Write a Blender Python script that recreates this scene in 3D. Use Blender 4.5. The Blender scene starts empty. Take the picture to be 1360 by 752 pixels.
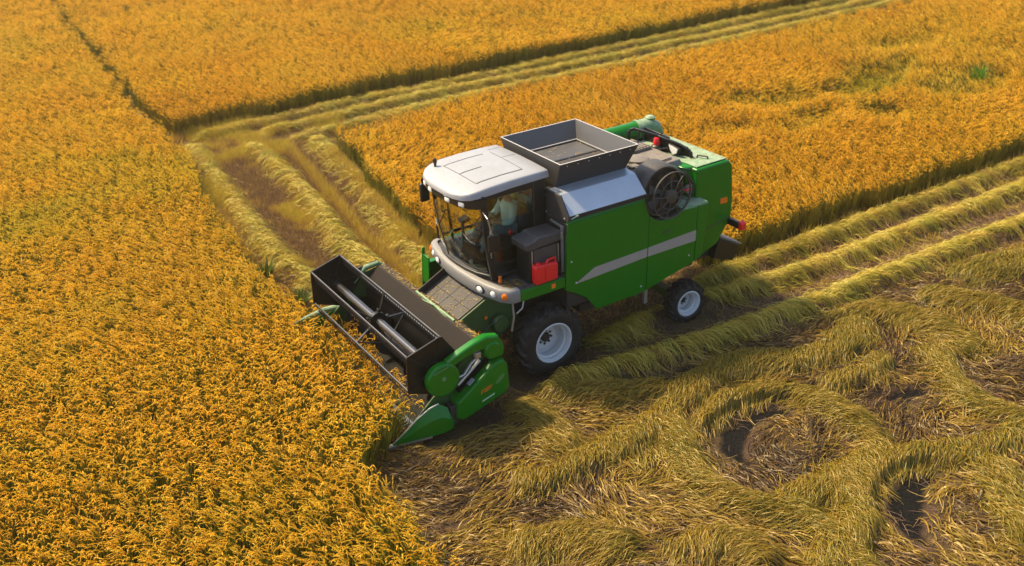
import bpy, bmesh, math, random
import numpy as np
from mathutils import Vector, Matrix
random.seed(7)
RNG = np.random.default_rng(11)
R = math.radians
scene = bpy.context.scene
COL = scene.collection

# ------------------------------------------------------------------ camera, sky, sun, exposure
cam_data = bpy.data.cameras.new('camera')
cam = bpy.data.objects.new('camera', cam_data)
COL.objects.link(cam)
scene.camera = cam
cam_data.sensor_width = 36.0
cam_data.lens = 1356.708 / 1360 * 36.0
cam_data.clip_start = 0.1
cam_data.clip_end = 3000
_r = Vector((0.8393258, -0.5423215, -0.0376776))
_d = Vector((-0.2728115, -0.3602410, -0.8920764))
_f = Vector((0.4702192, 0.7590216, -0.4503111))
CAM = Vector((-8.1974797, -13.2835388, 9.0783312))
M = Matrix((_r, -_d, -_f)).transposed().to_4x4()
M.translation = CAM
cam.matrix_world = M
cam_data.dof.use_dof = True
cam_data.dof.focus_distance = 14.5
cam_data.dof.aperture_fstop = 0.85

SUN_AZ = Vector((-0.50, 0.866, 0)).normalized()
SUN_EL = R(52)
sun_dir = Vector((SUN_AZ.x * math.cos(SUN_EL), SUN_AZ.y * math.cos(SUN_EL), math.sin(SUN_EL)))
world = bpy.data.worlds.new('World')
scene.world = world
world.use_nodes = True
wn = world.node_tree
bg = wn.nodes['Background']
sky = wn.nodes.new('ShaderNodeTexSky')
sky.sky_type = 'NISHITA'
sky.sun_disc = False
sky.sun_elevation = SUN_EL
sky.sun_rotation = math.atan2(sun_dir.x, sun_dir.y)
sky.dust_density = 2.5
sky.air_density = 1.0
wn.links.new(sky.outputs[0], bg.inputs[0])
bg.inputs[1].default_value = 0.145
sun_data = bpy.data.lights.new('sun', 'SUN')
sun_data.energy = 4.4
sun_data.angle = R(6.0)
sun_data.color = (1.0, 0.80, 0.47)
sun = bpy.data.objects.new('sun', sun_data)
sun.rotation_euler = (-sun_dir).to_track_quat('-Z', 'Y').to_euler()
sun.location = (-20, 30, 40)
COL.objects.link(sun)
scene.view_settings.view_transform = 'Standard'
scene.view_settings.look = 'None'
scene.view_settings.exposure = 0.9
scene.view_settings.gamma = 1.0
scene.view_settings.use_curve_mapping = False
scene.render.engine = 'CYCLES'
scene.cycles.max_bounces = 7
scene.cycles.transparent_max_bounces = 12
scene.cycles.use_denoising = True

# ------------------------------------------------------------------ numpy noise
class VNoise:
    def __init__(s, seed):
        s.t = np.random.default_rng(seed).random((256, 256))
    def one(s, x, y):
        xi = np.floor(x).astype(int); yi = np.floor(y).astype(int)
        fx = x - xi; fy = y - yi
        fx = fx*fx*(3-2*fx); fy = fy*fy*(3-2*fy)
        t = s.t
        a = t[xi % 256, yi % 256]; b = t[(xi+1) % 256, yi % 256]
        c = t[xi % 256, (yi+1) % 256]; d = t[(xi+1) % 256, (yi+1) % 256]
        return (a*(1-fx)+b*fx)*(1-fy)+(c*(1-fx)+d*fx)*fy
    def __call__(s, x, y, scale=1.0, octv=3):
        x = np.asarray(x, float)/scale; y = np.asarray(y, float)/scale
        v = 0; a = 0.5; tot = 0
        for k in range(octv):
            v = v + a*s.one(x*2**k+17.3*k, y*2**k+9.1*k); tot += a; a *= 0.5
        return v/tot
N1, N2, N3, N4 = VNoise(1), VNoise(2), VNoise(3), VNoise(4)

def smooth(a, b, v):
    t = np.clip((v-a)/(b-a), 0, 1)
    return t*t*(3-2*t)

# ------------------------------------------------------------------ materials
def new_mat(name):
    m = bpy.data.materials.new(name)
    m.use_nodes = True
    return m, m.node_tree, m.node_tree.nodes['Principled BSDF']

def paint(name, col, rough=0.4, metal=0.0, dust=0.0, dust_col=(0.30, 0.21, 0.11), scale=5.0, spec=0.5, coat=0.0, wear=0.12):
    """paint with broad tone variation and dust that lies mostly on upward faces"""
    m, t, p = new_mat(name)
    N = t.nodes.new; L = t.links.new
    tc = N('ShaderNodeTexCoord')
    n1 = N('ShaderNodeTexNoise'); n1.inputs['Scale'].default_value = scale; n1.inputs['Detail'].default_value = 6
    n1.inputs['Roughness'].default_value = 0.65
    L(tc.outputs['Object'], n1.inputs['Vector'])
    mx = N('ShaderNodeMix'); mx.data_type = 'RGBA'
    mx.inputs['A'].default_value = (*[c*(1-wear) for c in col], 1)
    mx.inputs['B'].default_value = (*[min(1, c*(1+wear)) for c in col], 1)
    L(n1.outputs['Fac'], mx.inputs['Factor'])
    out = mx.outputs['Result']
    if dust > 0:
        n2 = N('ShaderNodeTexNoise'); n2.inputs['Scale'].default_value = scale*2.3; n2.inputs['Detail'].default_value = 9
        n2.inputs['Roughness'].default_value = 0.75
        L(tc.outputs['Object'], n2.inputs['Vector'])
        g = N('ShaderNodeNewGeometry'); sx = N('ShaderNodeSeparateXYZ'); L(g.outputs['Normal'], sx.inputs[0])
        mr = N('ShaderNodeMapRange'); mr.inputs['From Min'].default_value = -0.1; mr.inputs['From Max'].default_value = 1.0
        mr.inputs['To Min'].default_value = 0.25; mr.inputs['To Max'].default_value = 1.0
        L(sx.outputs['Z'], mr.inputs['Value'])
        mr2 = N('ShaderNodeMapRange'); mr2.inputs['From Min'].default_value = 0.36; mr2.inputs['From Max'].default_value = 0.68
        mr2.inputs['To Min'].default_value = dust*0.25; mr2.inputs['To Max'].default_value = dust
        L(n2.outputs['Fac'], mr2.inputs['Value'])
        mu = N('ShaderNodeMath'); mu.operation = 'MULTIPLY'; mu.use_clamp = True
        L(mr.outputs['Result'], mu.inputs[0]); L(mr2.outputs['Result'], mu.inputs[1])
        m2 = N('ShaderNodeMix'); m2.data_type = 'RGBA'
        L(mu.outputs[0], m2.inputs['Factor']); L(out, m2.inputs['A']); m2.inputs['B'].default_value = (*dust_col, 1)
        out = m2.outputs['Result']
        ro = N('ShaderNodeMapRange'); ro.inputs['To Min'].default_value = rough; ro.inputs['To Max'].default_value = 0.9
        L(mu.outputs[0], ro.inputs['Value']); L(ro.outputs['Result'], p.inputs['Roughness'])
    else:
        p.inputs['Roughness'].default_value = rough
    L(out, p.inputs['Base Color'])
    p.inputs['Metallic'].default_value = metal
    p.inputs['Specular IOR Level'].default_value = spec
    p.inputs['Coat Weight'].default_value = coat
    p.inputs['Coat Roughness'].default_value = 0.15
    # faint dents in the sheet
    bp = N('ShaderNodeBump'); bp.inputs['Strength'].default_value = 0.06; bp.inputs['Distance'].default_value = 0.02
    L(n1.outputs['Fac'], bp.inputs['Height']); L(bp.outputs[0], p.inputs['Normal'])
    return m

GREEN = paint('green_paint', (0.0006, 0.140, 0.004), 0.32, dust=0.03, coat=0.12, spec=0.3)
GREEN_DUSTY = paint('dusty_green_paint', (0.015, 0.15, 0.02), 0.42, dust=1.0, dust_col=(0.36, 0.40, 0.30))
GREEN_DARK = paint('dark_green_paint', (0.008, 0.07, 0.012), 0.5, dust=0.35)
STRIPE = paint('grey_stripe_vinyl', (0.30, 0.28, 0.26), 0.45)
TANK = paint('tank_grey_steel', (0.040, 0.038, 0.038), 0.55, dust=0.35, dust_col=(0.095, 0.078, 0.064), spec=0.35)
TANK_IN = paint('tank_inner_steel', (0.065, 0.066, 0.070), 0.40, metal=0.2, dust=0.4, dust_col=(0.12, 0.105, 0.09))
TANK_RIM = paint('tank_rim_steel', (0.45, 0.43, 0.42), 0.45)
SILVER = paint('bright_sheet_steel', (0.50, 0.54, 0.58), 0.46, metal=0.55, scale=3)
SILVER_PAINT = paint('silver_grey_paint', (0.20, 0.198, 0.195), 0.38, dust=0.4, dust_col=(0.19, 0.155, 0.12))
WHITE = paint('cab_roof_white', (0.30, 0.315, 0.345), 0.36, dust=0.45, dust_col=(0.24, 0.23, 0.215), scale=3)
BLACK = paint('black_plastic', (0.008, 0.008, 0.009), 0.40, dust=0.07, dust_col=(0.16, 0.12, 0.09))
BLACK_STEEL = paint('black_steel', (0.006, 0.006, 0.0065), 0.36, dust=0.05, dust_col=(0.08, 0.06, 0.04), spec=0.35)
DARK = paint('dark_chassis_steel', (0.015, 0.014, 0.013), 0.7, dust=0.2, dust_col=(0.1, 0.07, 0.05))
GREY_PLATE = paint('worn_grey_plate', (0.048, 0.044, 0.042), 0.55, metal=0.1, dust=0.45, dust_col=(0.085, 0.07, 0.06), spec=0.25)
BEAM_BROWN = paint('dusty_header_plate', (0.030, 0.026, 0.024), 0.7, dust=0.6, dust_col=(0.075, 0.056, 0.043), spec=0.15)
DECK = paint('dusty_deck_plate', (0.11, 0.10, 0.092), 0.55, dust=0.8, dust_col=(0.24, 0.205, 0.17))
FAN_GREY = paint('dark_grey_plastic', (0.035, 0.033, 0.032), 0.48, dust=0.4, dust_col=(0.12, 0.098, 0.08))
TOOLBLUE = paint('dark_slate_plastic', (0.04, 0.042, 0.05), 0.42, dust=0.2)
RUBBER = paint('tyre_rubber', (0.012, 0.012, 0.014), 0.62, dust=0.5, dust_col=(0.075, 0.058, 0.042), scale=7, spec=0.3)
RIM = paint('light_grey_rim', (0.55, 0.56, 0.57), 0.38, dust=0.35, dust_col=(0.32, 0.27, 0.22))
CHROME = paint('polished_tube', (0.10, 0.10, 0.105), 0.25, metal=0.8, scale=9)
INNER = paint('dark_header_slope', (0.014, 0.012, 0.011), 0.75, dust=0.5, dust_col=(0.04, 0.03, 0.023), spec=0.1)
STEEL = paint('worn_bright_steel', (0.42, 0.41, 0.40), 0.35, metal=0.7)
RED = paint('red_plastic', (0.72, 0.012, 0.015), 0.35)
ORANGE = paint('orange_reflector', (0.75, 0.16, 0.01), 0.3)
ORANGE_INK = paint('orange_lettering', (0.75, 0.20, 0.02), 0.5)
LAMP = paint('lamp_lens', (0.75, 0.74, 0.70), 0.12, spec=0.8)
PALE = paint('pale_decal', (0.42, 0.55, 0.42), 0.5)
OVAL = paint('dull_green_badge', (0.06, 0.20, 0.05), 0.5)
SKIN = paint('skin', (0.42, 0.24, 0.16), 0.55)
HAIR = paint('dark_hair', (0.02, 0.014, 0.01), 0.6)
SHIRT = paint('pale_teal_shirt', (0.42, 0.60, 0.58), 0.85)
JEANS = paint('blue_grey_jeans', (0.12, 0.19, 0.22), 0.85)
SHOE = paint('white_shoes', (0.55, 0.56, 0.57), 0.6)
SEATM = paint('seat_fabric', (0.03, 0.03, 0.032), 0.85)

def glass_mat():
    m = bpy.data.materials.new('cab_glass'); m.use_nodes = True
    t = m.node_tree; t.nodes.clear(); N = t.nodes.new; L = t.links.new
    o = N('ShaderNodeOutputMaterial'); tr = N('ShaderNodeBsdfTransparent'); gl = N('ShaderNodeBsdfGlossy')
    tr.inputs[0].default_value = (0.80, 0.87, 0.80, 1); gl.inputs[0].default_value = (1, 1, 1, 1)
    gl.inputs['Roughness'].default_value = 0.03
    fr = N('ShaderNodeFresnel'); fr.inputs[0].default_value = 1.5
    ad = N('ShaderNodeMath'); ad.operation = 'MULTIPLY_ADD'; ad.inputs[1].default_value = 1.4; ad.inputs[2].default_value = 0.03
    L(fr.outputs[0], ad.inputs[0])
    mx = N('ShaderNodeMixShader'); L(ad.outputs[0], mx.inputs[0]); L(tr.outputs[0], mx.inputs[1]); L(gl.outputs[0], mx.inputs[2])
    L(mx.outputs[0], o.inputs[0])
    return m
GLASS = glass_mat()

def plant_mat(name, stops, attr='INSTANCER', rough=0.6, trans=0.35, rnd=0.25):
    """straw and leaf: colour from a stored tint plus a random change per blade, partly translucent"""
    m = bpy.data.materials.new(name); m.use_nodes = True
    t = m.node_tree; t.nodes.clear(); N = t.nodes.new; L = t.links.new
    o = N('ShaderNodeOutputMaterial')
    a = N('ShaderNodeAttribute'); a.attribute_type = attr; a.attribute_name = 'tint'
    g = N('ShaderNodeNewGeometry')
    ma = N('ShaderNodeMath'); ma.operation = 'MULTIPLY_ADD'; ma.inputs[1].default_value = rnd; ma.inputs[2].default_value = -rnd/2
    L(g.outputs['Random Per Island'], ma.inputs[0])
    ad = N('ShaderNodeMath'); ad.operation = 'ADD'; ad.use_clamp = True
    L(ma.outputs[0], ad.inputs[0]); L(a.outputs['Fac'], ad.inputs[1])
    cr = N('ShaderNodeValToRGB'); r = cr.color_ramp
    while len(r.elements) < len(stops): r.elements.new(0.5)
    for e, (ps, c) in zip(r.elements, stops): e.position = ps; e.color = (*c, 1)
    L(ad.outputs[0], cr.inputs[0])
    d = N('ShaderNodeBsdfDiffuse'); tl = N('ShaderNodeBsdfTranslucent'); gl = N('ShaderNodeBsdfGlossy')
    gl.inputs['Roughness'].default_value = 0.45; gl.inputs[0].default_value = (0.9, 0.8, 0.6, 1)
    L(cr.outputs[0], d.inputs[0]); L(cr.outputs[0], tl.inputs[0])
    mx = N('ShaderNodeMixShader'); mx.inputs[0].default_value = trans
    L(d.outputs[0], mx.inputs[1]); L(tl.outputs[0], mx.inputs[2])
    m2 = N('ShaderNodeMixShader'); m2.inputs[0].default_value = 0.04
    L(mx.outputs[0], m2.inputs[1]); L(gl.outputs[0], m2.inputs[2])
    L(m2.outputs[0], o.inputs[0])
    return m
GRAIN = plant_mat('ripe_rice_grain', [(0.0, (0.70, 0.33, 0.018)), (0.45, (0.84, 0.49, 0.026)), (0.75, (0.86, 0.56, 0.032)), (1.0, (0.62, 0.50, 0.03))], trans=0.38, rnd=0.35)
BLADE = plant_mat('rice_leaf', [(0.0, (0.24, 0.13, 0.015)), (0.5, (0.19, 0.15, 0.015)), (1.0, (0.08, 0.115, 0.012))], trans=0.35, rnd=0.5)
STRAW = plant_mat('cut_straw', [(0.0, (0.10, 0.058, 0.040)), (0.25, (0.23, 0.13, 0.075)), (0.5, (0.54, 0.35, 0.05)), (0.75, (0.50, 0.42, 0.05)), (1.0, (0.17, 0.19, 0.025))], attr='GEOMETRY', trans=0.3, rnd=0.26)
STRAW_OLD_DIM = plant_mat('trampled_straw', [(0.0, (0.022, 0.013, 0.008)), (0.22, (0.085, 0.046, 0.020)), (0.5, (0.28, 0.165, 0.018)), (0.75, (0.22, 0.165, 0.012)), (1.0, (0.06, 0.075, 0.008))], attr='GEOMETRY', trans=0.2, rnd=0.30)  # brown trampled tones, darkened further to stand for the dimmer light at near right
WEED_OLIVE = plant_mat('olive_weed_leaf', [(0.0, (0.06, 0.085, 0.012)), (1.0, (0.12, 0.15, 0.02))], attr='GEOMETRY', trans=0.35, rnd=0.6)
WEED = plant_mat('green_weed_leaf', [(0.0, (0.05, 0.16, 0.012)), (1.0, (0.10, 0.26, 0.02))], attr='GEOMETRY', trans=0.35, rnd=0.6)

# ------------------------------------------------------------------ object helpers
def tag(o, label=None, cat=None, group=None, kind=None):
    if label: o['label'] = label
    if cat: o['category'] = cat
    if group: o['group'] = group
    if kind: o['kind'] = kind
    return o
def empty(name, parent=None, loc=(0, 0, 0)):
    o = bpy.data.objects.new(name, None); COL.objects.link(o)
    o.location = loc; o.parent = parent; o.empty_display_size = 0.2
    return o
def obj(name, bm, mat, parent=None, bevel=0.0, seg=2, angle=32, loc=None, label=None):
    bmesh.ops.recalc_face_normals(bm, faces=bm.faces[:])
    me = bpy.data.meshes.new(name); bm.to_mesh(me); bm.free()
    me.shade_smooth(); me.set_sharp_from_angle(angle=R(angle))
    o = bpy.data.objects.new(name, me); COL.objects.link(o)
    for m in (mat if isinstance(mat, (list, tuple)) else [mat]): me.materials.append(m)
    o.parent = parent
    if loc: o.location = loc
    if bevel:
        b = o.modifiers.new('bevel', 'BEVEL'); b.width = bevel; b.segments = seg; b.limit_method = 'ANGLE'; b.angle_limit = R(30)
        b.harden_normals = False
    if label: o['label'] = label
    return o
def B(): return bmesh.new()
def box(bm, lo, hi, mat=None, mi=0):
    """axis box from corner to corner, optionally transformed by a matrix"""
    x0, y0, z0 = lo; x1, y1, z1 = hi
    vs = [Vector(v) for v in ((x0,y0,z0),(x1,y0,z0),(x1,y1,z0),(x0,y1,z0),(x0,y0,z1),(x1,y0,z1),(x1,y1,z1),(x0,y1,z1))]
    if mat: vs = [mat @ v for v in vs]
    v = [bm.verts.new(p) for p in vs]
    for f in ((0,3,2,1),(4,5,6,7),(0,1,5,4),(1,2,6,5),(2,3,7,6),(3,0,4,7)):
        bm.faces.new([v[i] for i in f]).material_index = mi
    return bm
def hexa(bm, pts):
    v = [bm.verts.new(p) for p in pts]
    for f in ((0,3,2,1),(4,5,6,7),(0,1,5,4),(1,2,6,5),(2,3,7,6),(3,0,4,7)):
        bm.faces.new([v[i] for i in f])
    return bm
def prism(bm, poly, axis, a, b, poly2=None):
    """polygon in the plane across `axis` pushed from a to b (poly2: the other end's outline)"""
    def P(p, t):
        if axis == 'y': return (p[0], t, p[1])
        if axis == 'x': return (t, p[0], p[1])
        return (p[0], p[1], t)
    A = [bm.verts.new(P(p, a)) for p in poly]; C = [bm.verts.new(P(p, b)) for p in (poly2 or poly)]
    n = len(poly)
    bm.faces.new(A); bm.faces.new(C[::-1])
    for i in range(n): bm.faces.new((A[i], C[i], C[(i+1) % n], A[(i+1) % n]))
    return bm
def frames(pts):
    pts = [Vector(p) for p in pts]; out = []
    t = (pts[1]-pts[0]).normalized()
    u = t.cross(Vector((0, 0, 1)))
    if u.length < 1e-3: u = t.cross(Vector((1, 0, 0)))
    u.normalize()
    for i, p in enumerate(pts):
        if i == 0: t = (pts[1]-p).normalized()
        elif i == len(pts)-1: t = (p-pts[i-1]).normalized()
        else: t = ((pts[i+1]-p).normalized()+(p-pts[i-1]).normalized()).normalized()
        u = (u-t*u.dot(t)).normalized(); out.append((p, u, t.cross(u)))
    return out
def tube(bm, pts, r, n=10, caps=True):
    rs = r if isinstance(r, (list, tuple)) else [r]*len(pts)
    rings = []
    for (p, u, v), rr in zip(frames(pts), rs):
        rings.append([bm.verts.new(p+(u*math.cos(2*math.pi*k/n)+v*math.sin(2*math.pi*k/n))*rr) for k in range(n)])
    for a, b in zip(rings, rings[1:]):
        for k in range(n): bm.faces.new((a[k], a[(k+1) % n], b[(k+1) % n], b[k]))
    if caps: bm.faces.new(rings[0][::-1]); bm.faces.new(rings[-1])
    return bm
def bar(bm, a, b, w, h):
    """rectangular bar between two points"""
    (p, u, v), (q, u2, v2) = frames([a, b])
    hexa(bm, [p-u*w/2-v*h/2, p+u*w/2-v*h/2, p+u*w/2+v*h/2, p-u*w/2+v*h/2, q-u*w/2-v*h/2, q+u*w/2-v*h/2, q+u*w/2+v*h/2, q-u*w/2+v*h/2])
    return bm
def lathe(bm, prof, n=40, c=(0, 0, 0), axis='y', closed=False, a0=0, caps=True):
    """profile of (radius, along) pairs spun about an axis"""
    rings = []
    for r, s in prof:
        ring = []
        for k in range(n):
            a = a0+2*math.pi*k/n; p = (r*math.cos(a), r*math.sin(a))
            q = {'y': (p[0], s, p[1]), 'x': (s, p[0], p[1]), 'z': (p[0], p[1], s)}[axis]
            ring.append(bm.verts.new((c[0]+q[0], c[1]+q[1], c[2]+q[2])))
        rings.append(ring)
    prs = list(zip(rings, rings[1:]))
    if closed: prs.append((rings[-1], rings[0]))
    for a, b in prs:
        for k in range(n): bm.faces.new((a[k], a[(k+1) % n], b[(k+1) % n], b[k]))
    if not closed and caps:
        if prof[0][0] > 1e-4: bm.faces.new(rings[0][::-1])
        if prof[-1][0] > 1e-4: bm.faces.new(rings[-1])
    bmesh.ops.remove_doubles(bm, verts=[v for rg in rings for v in rg], dist=1e-6)
    return bm
def sections(bm, rows, closed=True):
    """skin between rows of points (each row a loop when closed)"""
    V = [[bm.verts.new(p) for p in r] for r in rows]
    n = len(rows[0])
    for a, b in zip(V, V[1:]):
        for k in range(n if closed else n-1): bm.faces.new((a[k], a[(k+1) % n], b[(k+1) % n], b[k]))
    if closed: bm.faces.new(V[0][::-1]); bm.faces.new(V[-1])
    return bm

# numpy meshes for plants
def np_mesh(name, verts, quads, mats, tint=None, mat_idx=None, smooth=False):
    me = bpy.data.meshes.new(name)
    nv, nf = len(verts), len(quads)
    me.vertices.add(nv); me.vertices.foreach_set('co', np.asarray(verts, np.float32).ravel())
    k = quads.shape[1] if nf else 4
    me.loops.add(nf*k); me.loops.foreach_set('vertex_index', np.asarray(quads, np.int32).ravel())
    me.polygons.add(nf); me.polygons.foreach_set('loop_start', np.arange(0, nf*k, k, dtype=np.int32))
    if mat_idx is not None: me.polygons.foreach_set('material_index', np.asarray(mat_idx, np.int32))
    if smooth: me.polygons.foreach_set('use_smooth', np.ones(nf, bool))
    for m in mats: me.materials.append(m)
    if tint is not None:
        a = me.attributes.new('tint', 'FLOAT', 'POINT'); a.data.foreach_set('value', np.asarray(tint, np.float32))
    me.update(calc_edges=True); me.validate()
    o = bpy.data.objects.new(name, me)
    return o
def ribbons(P, W, roll):
    """P (n,k,3) centre lines, W (n,k) widths, roll (n) twist of the blade -> verts, quads"""
    n, k, _ = P.shape
    T = np.gradient(P, axis=1); T /= np.linalg.norm(T, axis=2, keepdims=True)+1e-9
    up = np.zeros_like(T); up[..., 2] = 1
    S = np.cross(T, up); S += np.array([1e-4, 2e-4, 0]); S /= np.linalg.norm(S, axis=2, keepdims=True)
    U = np.cross(S, T)
    c = np.cos(roll)[:, None, None]; s = np.sin(roll)[:, None, None]
    D = S*c+U*s
    A = P-D*W[..., None]/2; Bv = P+D*W[..., None]/2
    V = np.stack([A, Bv], 2).reshape(-1, 3)
    base = (np.arange(n)*k*2)[:, None]+(np.arange(k-1)*2)[None]
    Q = np.stack([base, base+1, base+3, base+2], -1).reshape(-1, 4)
    return V, Q

# ------------------------------------------------------------------ field layout (world x: backwards along the harvester, y: away, z: up)
LE_Y = np.array([-14, -5.1, -4.6, -4.0, -3.3, -2.6, -2.0, -1.65, 1.75, 3.2, 5.0, 7.3, 9.9, 12.4, 15.1, 17.4, 23.5, 30, 60])
LE_X = np.array([-4.6, -4.1, -4.05, -4.0, -4.0, -3.97, -3.80, -2.95, -2.68, -2.94, -2.92, -2.77, -2.41, -2.14, -1.95, -1.9, -1.6, -1.1, 0.5])
def left_edge(y): return np.interp(y, LE_Y, LE_X)
def mid_left(y): return np.interp(y, [1.5, 4.4, 6.1, 9.0, 10.8], [0.5, 0.66, 0.82, 1.25, 1.6])
def jag(x, y): return (N2(x, y, 0.55, 2)-0.5)*0.34+(N3(x, y, 1.7, 2)-0.5)*0.3
def in_left(x, y): return (x+jag(x, y)*np.where((y > -3.4) & (y < 1.85), 0.25, 1.0) < left_edge(y)-0.03)
def in_mid(x, y):
    j = jag(x, y)
    near = np.where(x < 4.7, 1.7, 0.0)
    far = np.interp(x, [1.5, 5.0, 60], [10.9, 11.5, 12.0])
    return (y+j > near+0.08) & (y+j < far) & (x+j > mid_left(y))
def in_far(x, y): return (y+jag(x, y) > 15.45) & (x+jag(x, y) > left_edge(y)+0.32)
ROWS = {  # laid swaths: path points, width, height
    'a1': ([(3.6, -0.40), (5.5, -0.34), (15, -0.30), (34, -0.2)], 0.52, 0.25),
    'a2': ([(1.0, -1.0), (1.9, -0.9), (2.8, -0.88), (4.0, -0.98), (5.2, -1.16), (12, -1.24), (34, -1.1)], 0.52, 0.25),
    'a3': ([(-0.5, -1.55), (0.6, -1.82), (1.8, -2.02), (3.2, -2.10), (4.4, -2.22), (11, -2.36), (34, -2.25)], 0.56, 0.26),
    'b1': ([(-1.35, 14.3), (-1.72, 10.9), (-1.95, 8.0), (-2.1, 5.8), (-2.0, 3.6)], 0.68, 0.26),
    'b2': ([(-0.1, 13.2), (-0.05, 10.8), (-0.35, 8.1), (-0.7, 5.6), (-0.8, 3.0)], 0.66, 0.26),
    'b3': ([(1.6, 12.7), (1.25, 9.9), (0.72, 6.8), (0.3, 4.6), (0.1, 2.6)], 0.66, 0.25),
    'c1': ([(-1.2, 14.75), (3, 15.05), (10, 14.95), (21, 15.1), (40, 15.3)], 0.55, 0.22),
    'c2': ([(0.4, 13.9), (6, 14.3), (13, 14.05), (25, 14.2), (40, 14.4)], 0.6, 0.22),
    'c3': ([(1.0, 12.9), (6, 13.2), (13, 13.1), (25, 13.3), (40, 13.4)], 0.6, 0.22),
}
def row_pts(path, step=0.05):
    p = np.array(path, float); d = np.r_[0, np.cumsum(np.linalg.norm(np.diff(p, axis=0), axis=1))]
    s = np.arange(0, d[-1], step)
    # smooth the corners by averaging over a window
    X = np.interp(s, d, p[:, 0]); Y = np.interp(s, d, p[:, 1])
    k = 41; w = np.hanning(k); w /= w.sum()
    X = np.convolve(np.pad(X, k//2, 'edge'), w, 'valid'); Y = np.convolve(np.pad(Y, k//2, 'edge'), w, 'valid')
    return np.stack([X, Y], 1), s
ROWP = {k: row_pts(v[0], 0.1)[0] for k, v in ROWS.items()}
def ridge(x, y):
    """height of the swaths as a soft mound in the ground under them"""
    x = np.asarray(x, float); y = np.asarray(y, float)
    h = np.zeros(x.shape)
    for k, P in ROWP.items():
        w, H = ROWS[k][1], ROWS[k][2]
        if k[0] == 'b': c = np.interp(y, P[::-1, 1], P[::-1, 0]); d = x-c; t0, t1 = P[:, 1].min(), P[:, 1].max(); q = y
        else: c = np.interp(x, P[:, 0], P[:, 1]); d = y-c; t0, t1 = P[0, 0], P[-1, 0]; q = x
        m = smooth(t0-0.3, t0+0.3, q)*(1-smooth(t1-0.3, t1+0.3, q))
        h = np.maximum(h, m*H*0.62*np.exp(-(d/(w*0.42))**4))
    return h
MUD = [  # bare wheel scrapes: arcs of points with a half width
    ([(0.92, -4.95), (0.86, -4.72), (0.95, -4.48), (1.20, -4.24), (1.55, -4.12), (1.95, -4.12), (2.3, -4.25)], [0.04, 0.12, 0.17, 0.18, 0.15, 0.13, 0.06]),
    ([(1.50, -7.40), (1.56, -7.15), (1.78, -6.90), (2.05, -6.70), (2.35, -6.56), (2.75, -6.60)], [0.05, 0.14, 0.20, 0.21, 0.17, 0.06]),
    ([(3.85, -4.98), (4.1, -5.05), (4.45, -5.08)], [0.06, 0.15, 0.08]),
]
def _mud_pts():
    out = []
    for p, w in MUD:
        p = np.array(p); d = np.r_[0, np.cumsum(np.linalg.norm(np.diff(p, axis=0), axis=1))]
        s = np.linspace(0, d[-1], 30)
        out.append(np.stack([np.interp(s, d, p[:, 0]), np.interp(s, d, p[:, 1]), np.interp(s, d, w)], 1))
    return out
MUDP = _mud_pts()
def mud(x, y, grow=0.0):
    """1 inside a scrape, 0 outside"""
    x = np.asarray(x, float); y = np.asarray(y, float); m = np.zeros(x.shape)
    for P in MUDP:
        q = (x > P[:, 0].min()-0.5) & (x < P[:, 0].max()+0.5) & (y > P[:, 1].min()-0.5) & (y < P[:, 1].max()+0.5)
        if not q.any(): continue
        xs, ys = x[q], y[q]; nz = (N3(xs, ys, 0.25, 2)-0.5)*0.10-grow; ms = np.zeros(xs.shape)
        for px, py, w in P:
            ms = np.maximum(ms, 1-smooth(w*0.8, w*1.25, np.hypot(xs-px, ys-py)+nz))
        m[q] = np.maximum(m[q], ms)
    return m
def tangle(x, y):
    """1 where the loose trampled straw lies (near right of the machine)"""
    x = np.asarray(x, float); y = np.asarray(y, float)
    T = np.interp(x, [-3, 0.4, 1.3, 3.5, 6], [-1.6, -1.65, -2.35, -2.5, -2.7])
    return 1-smooth(T-0.2, T+0.2, y+(N2(x, y, 1.2, 2)-0.5)*0.6)
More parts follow.
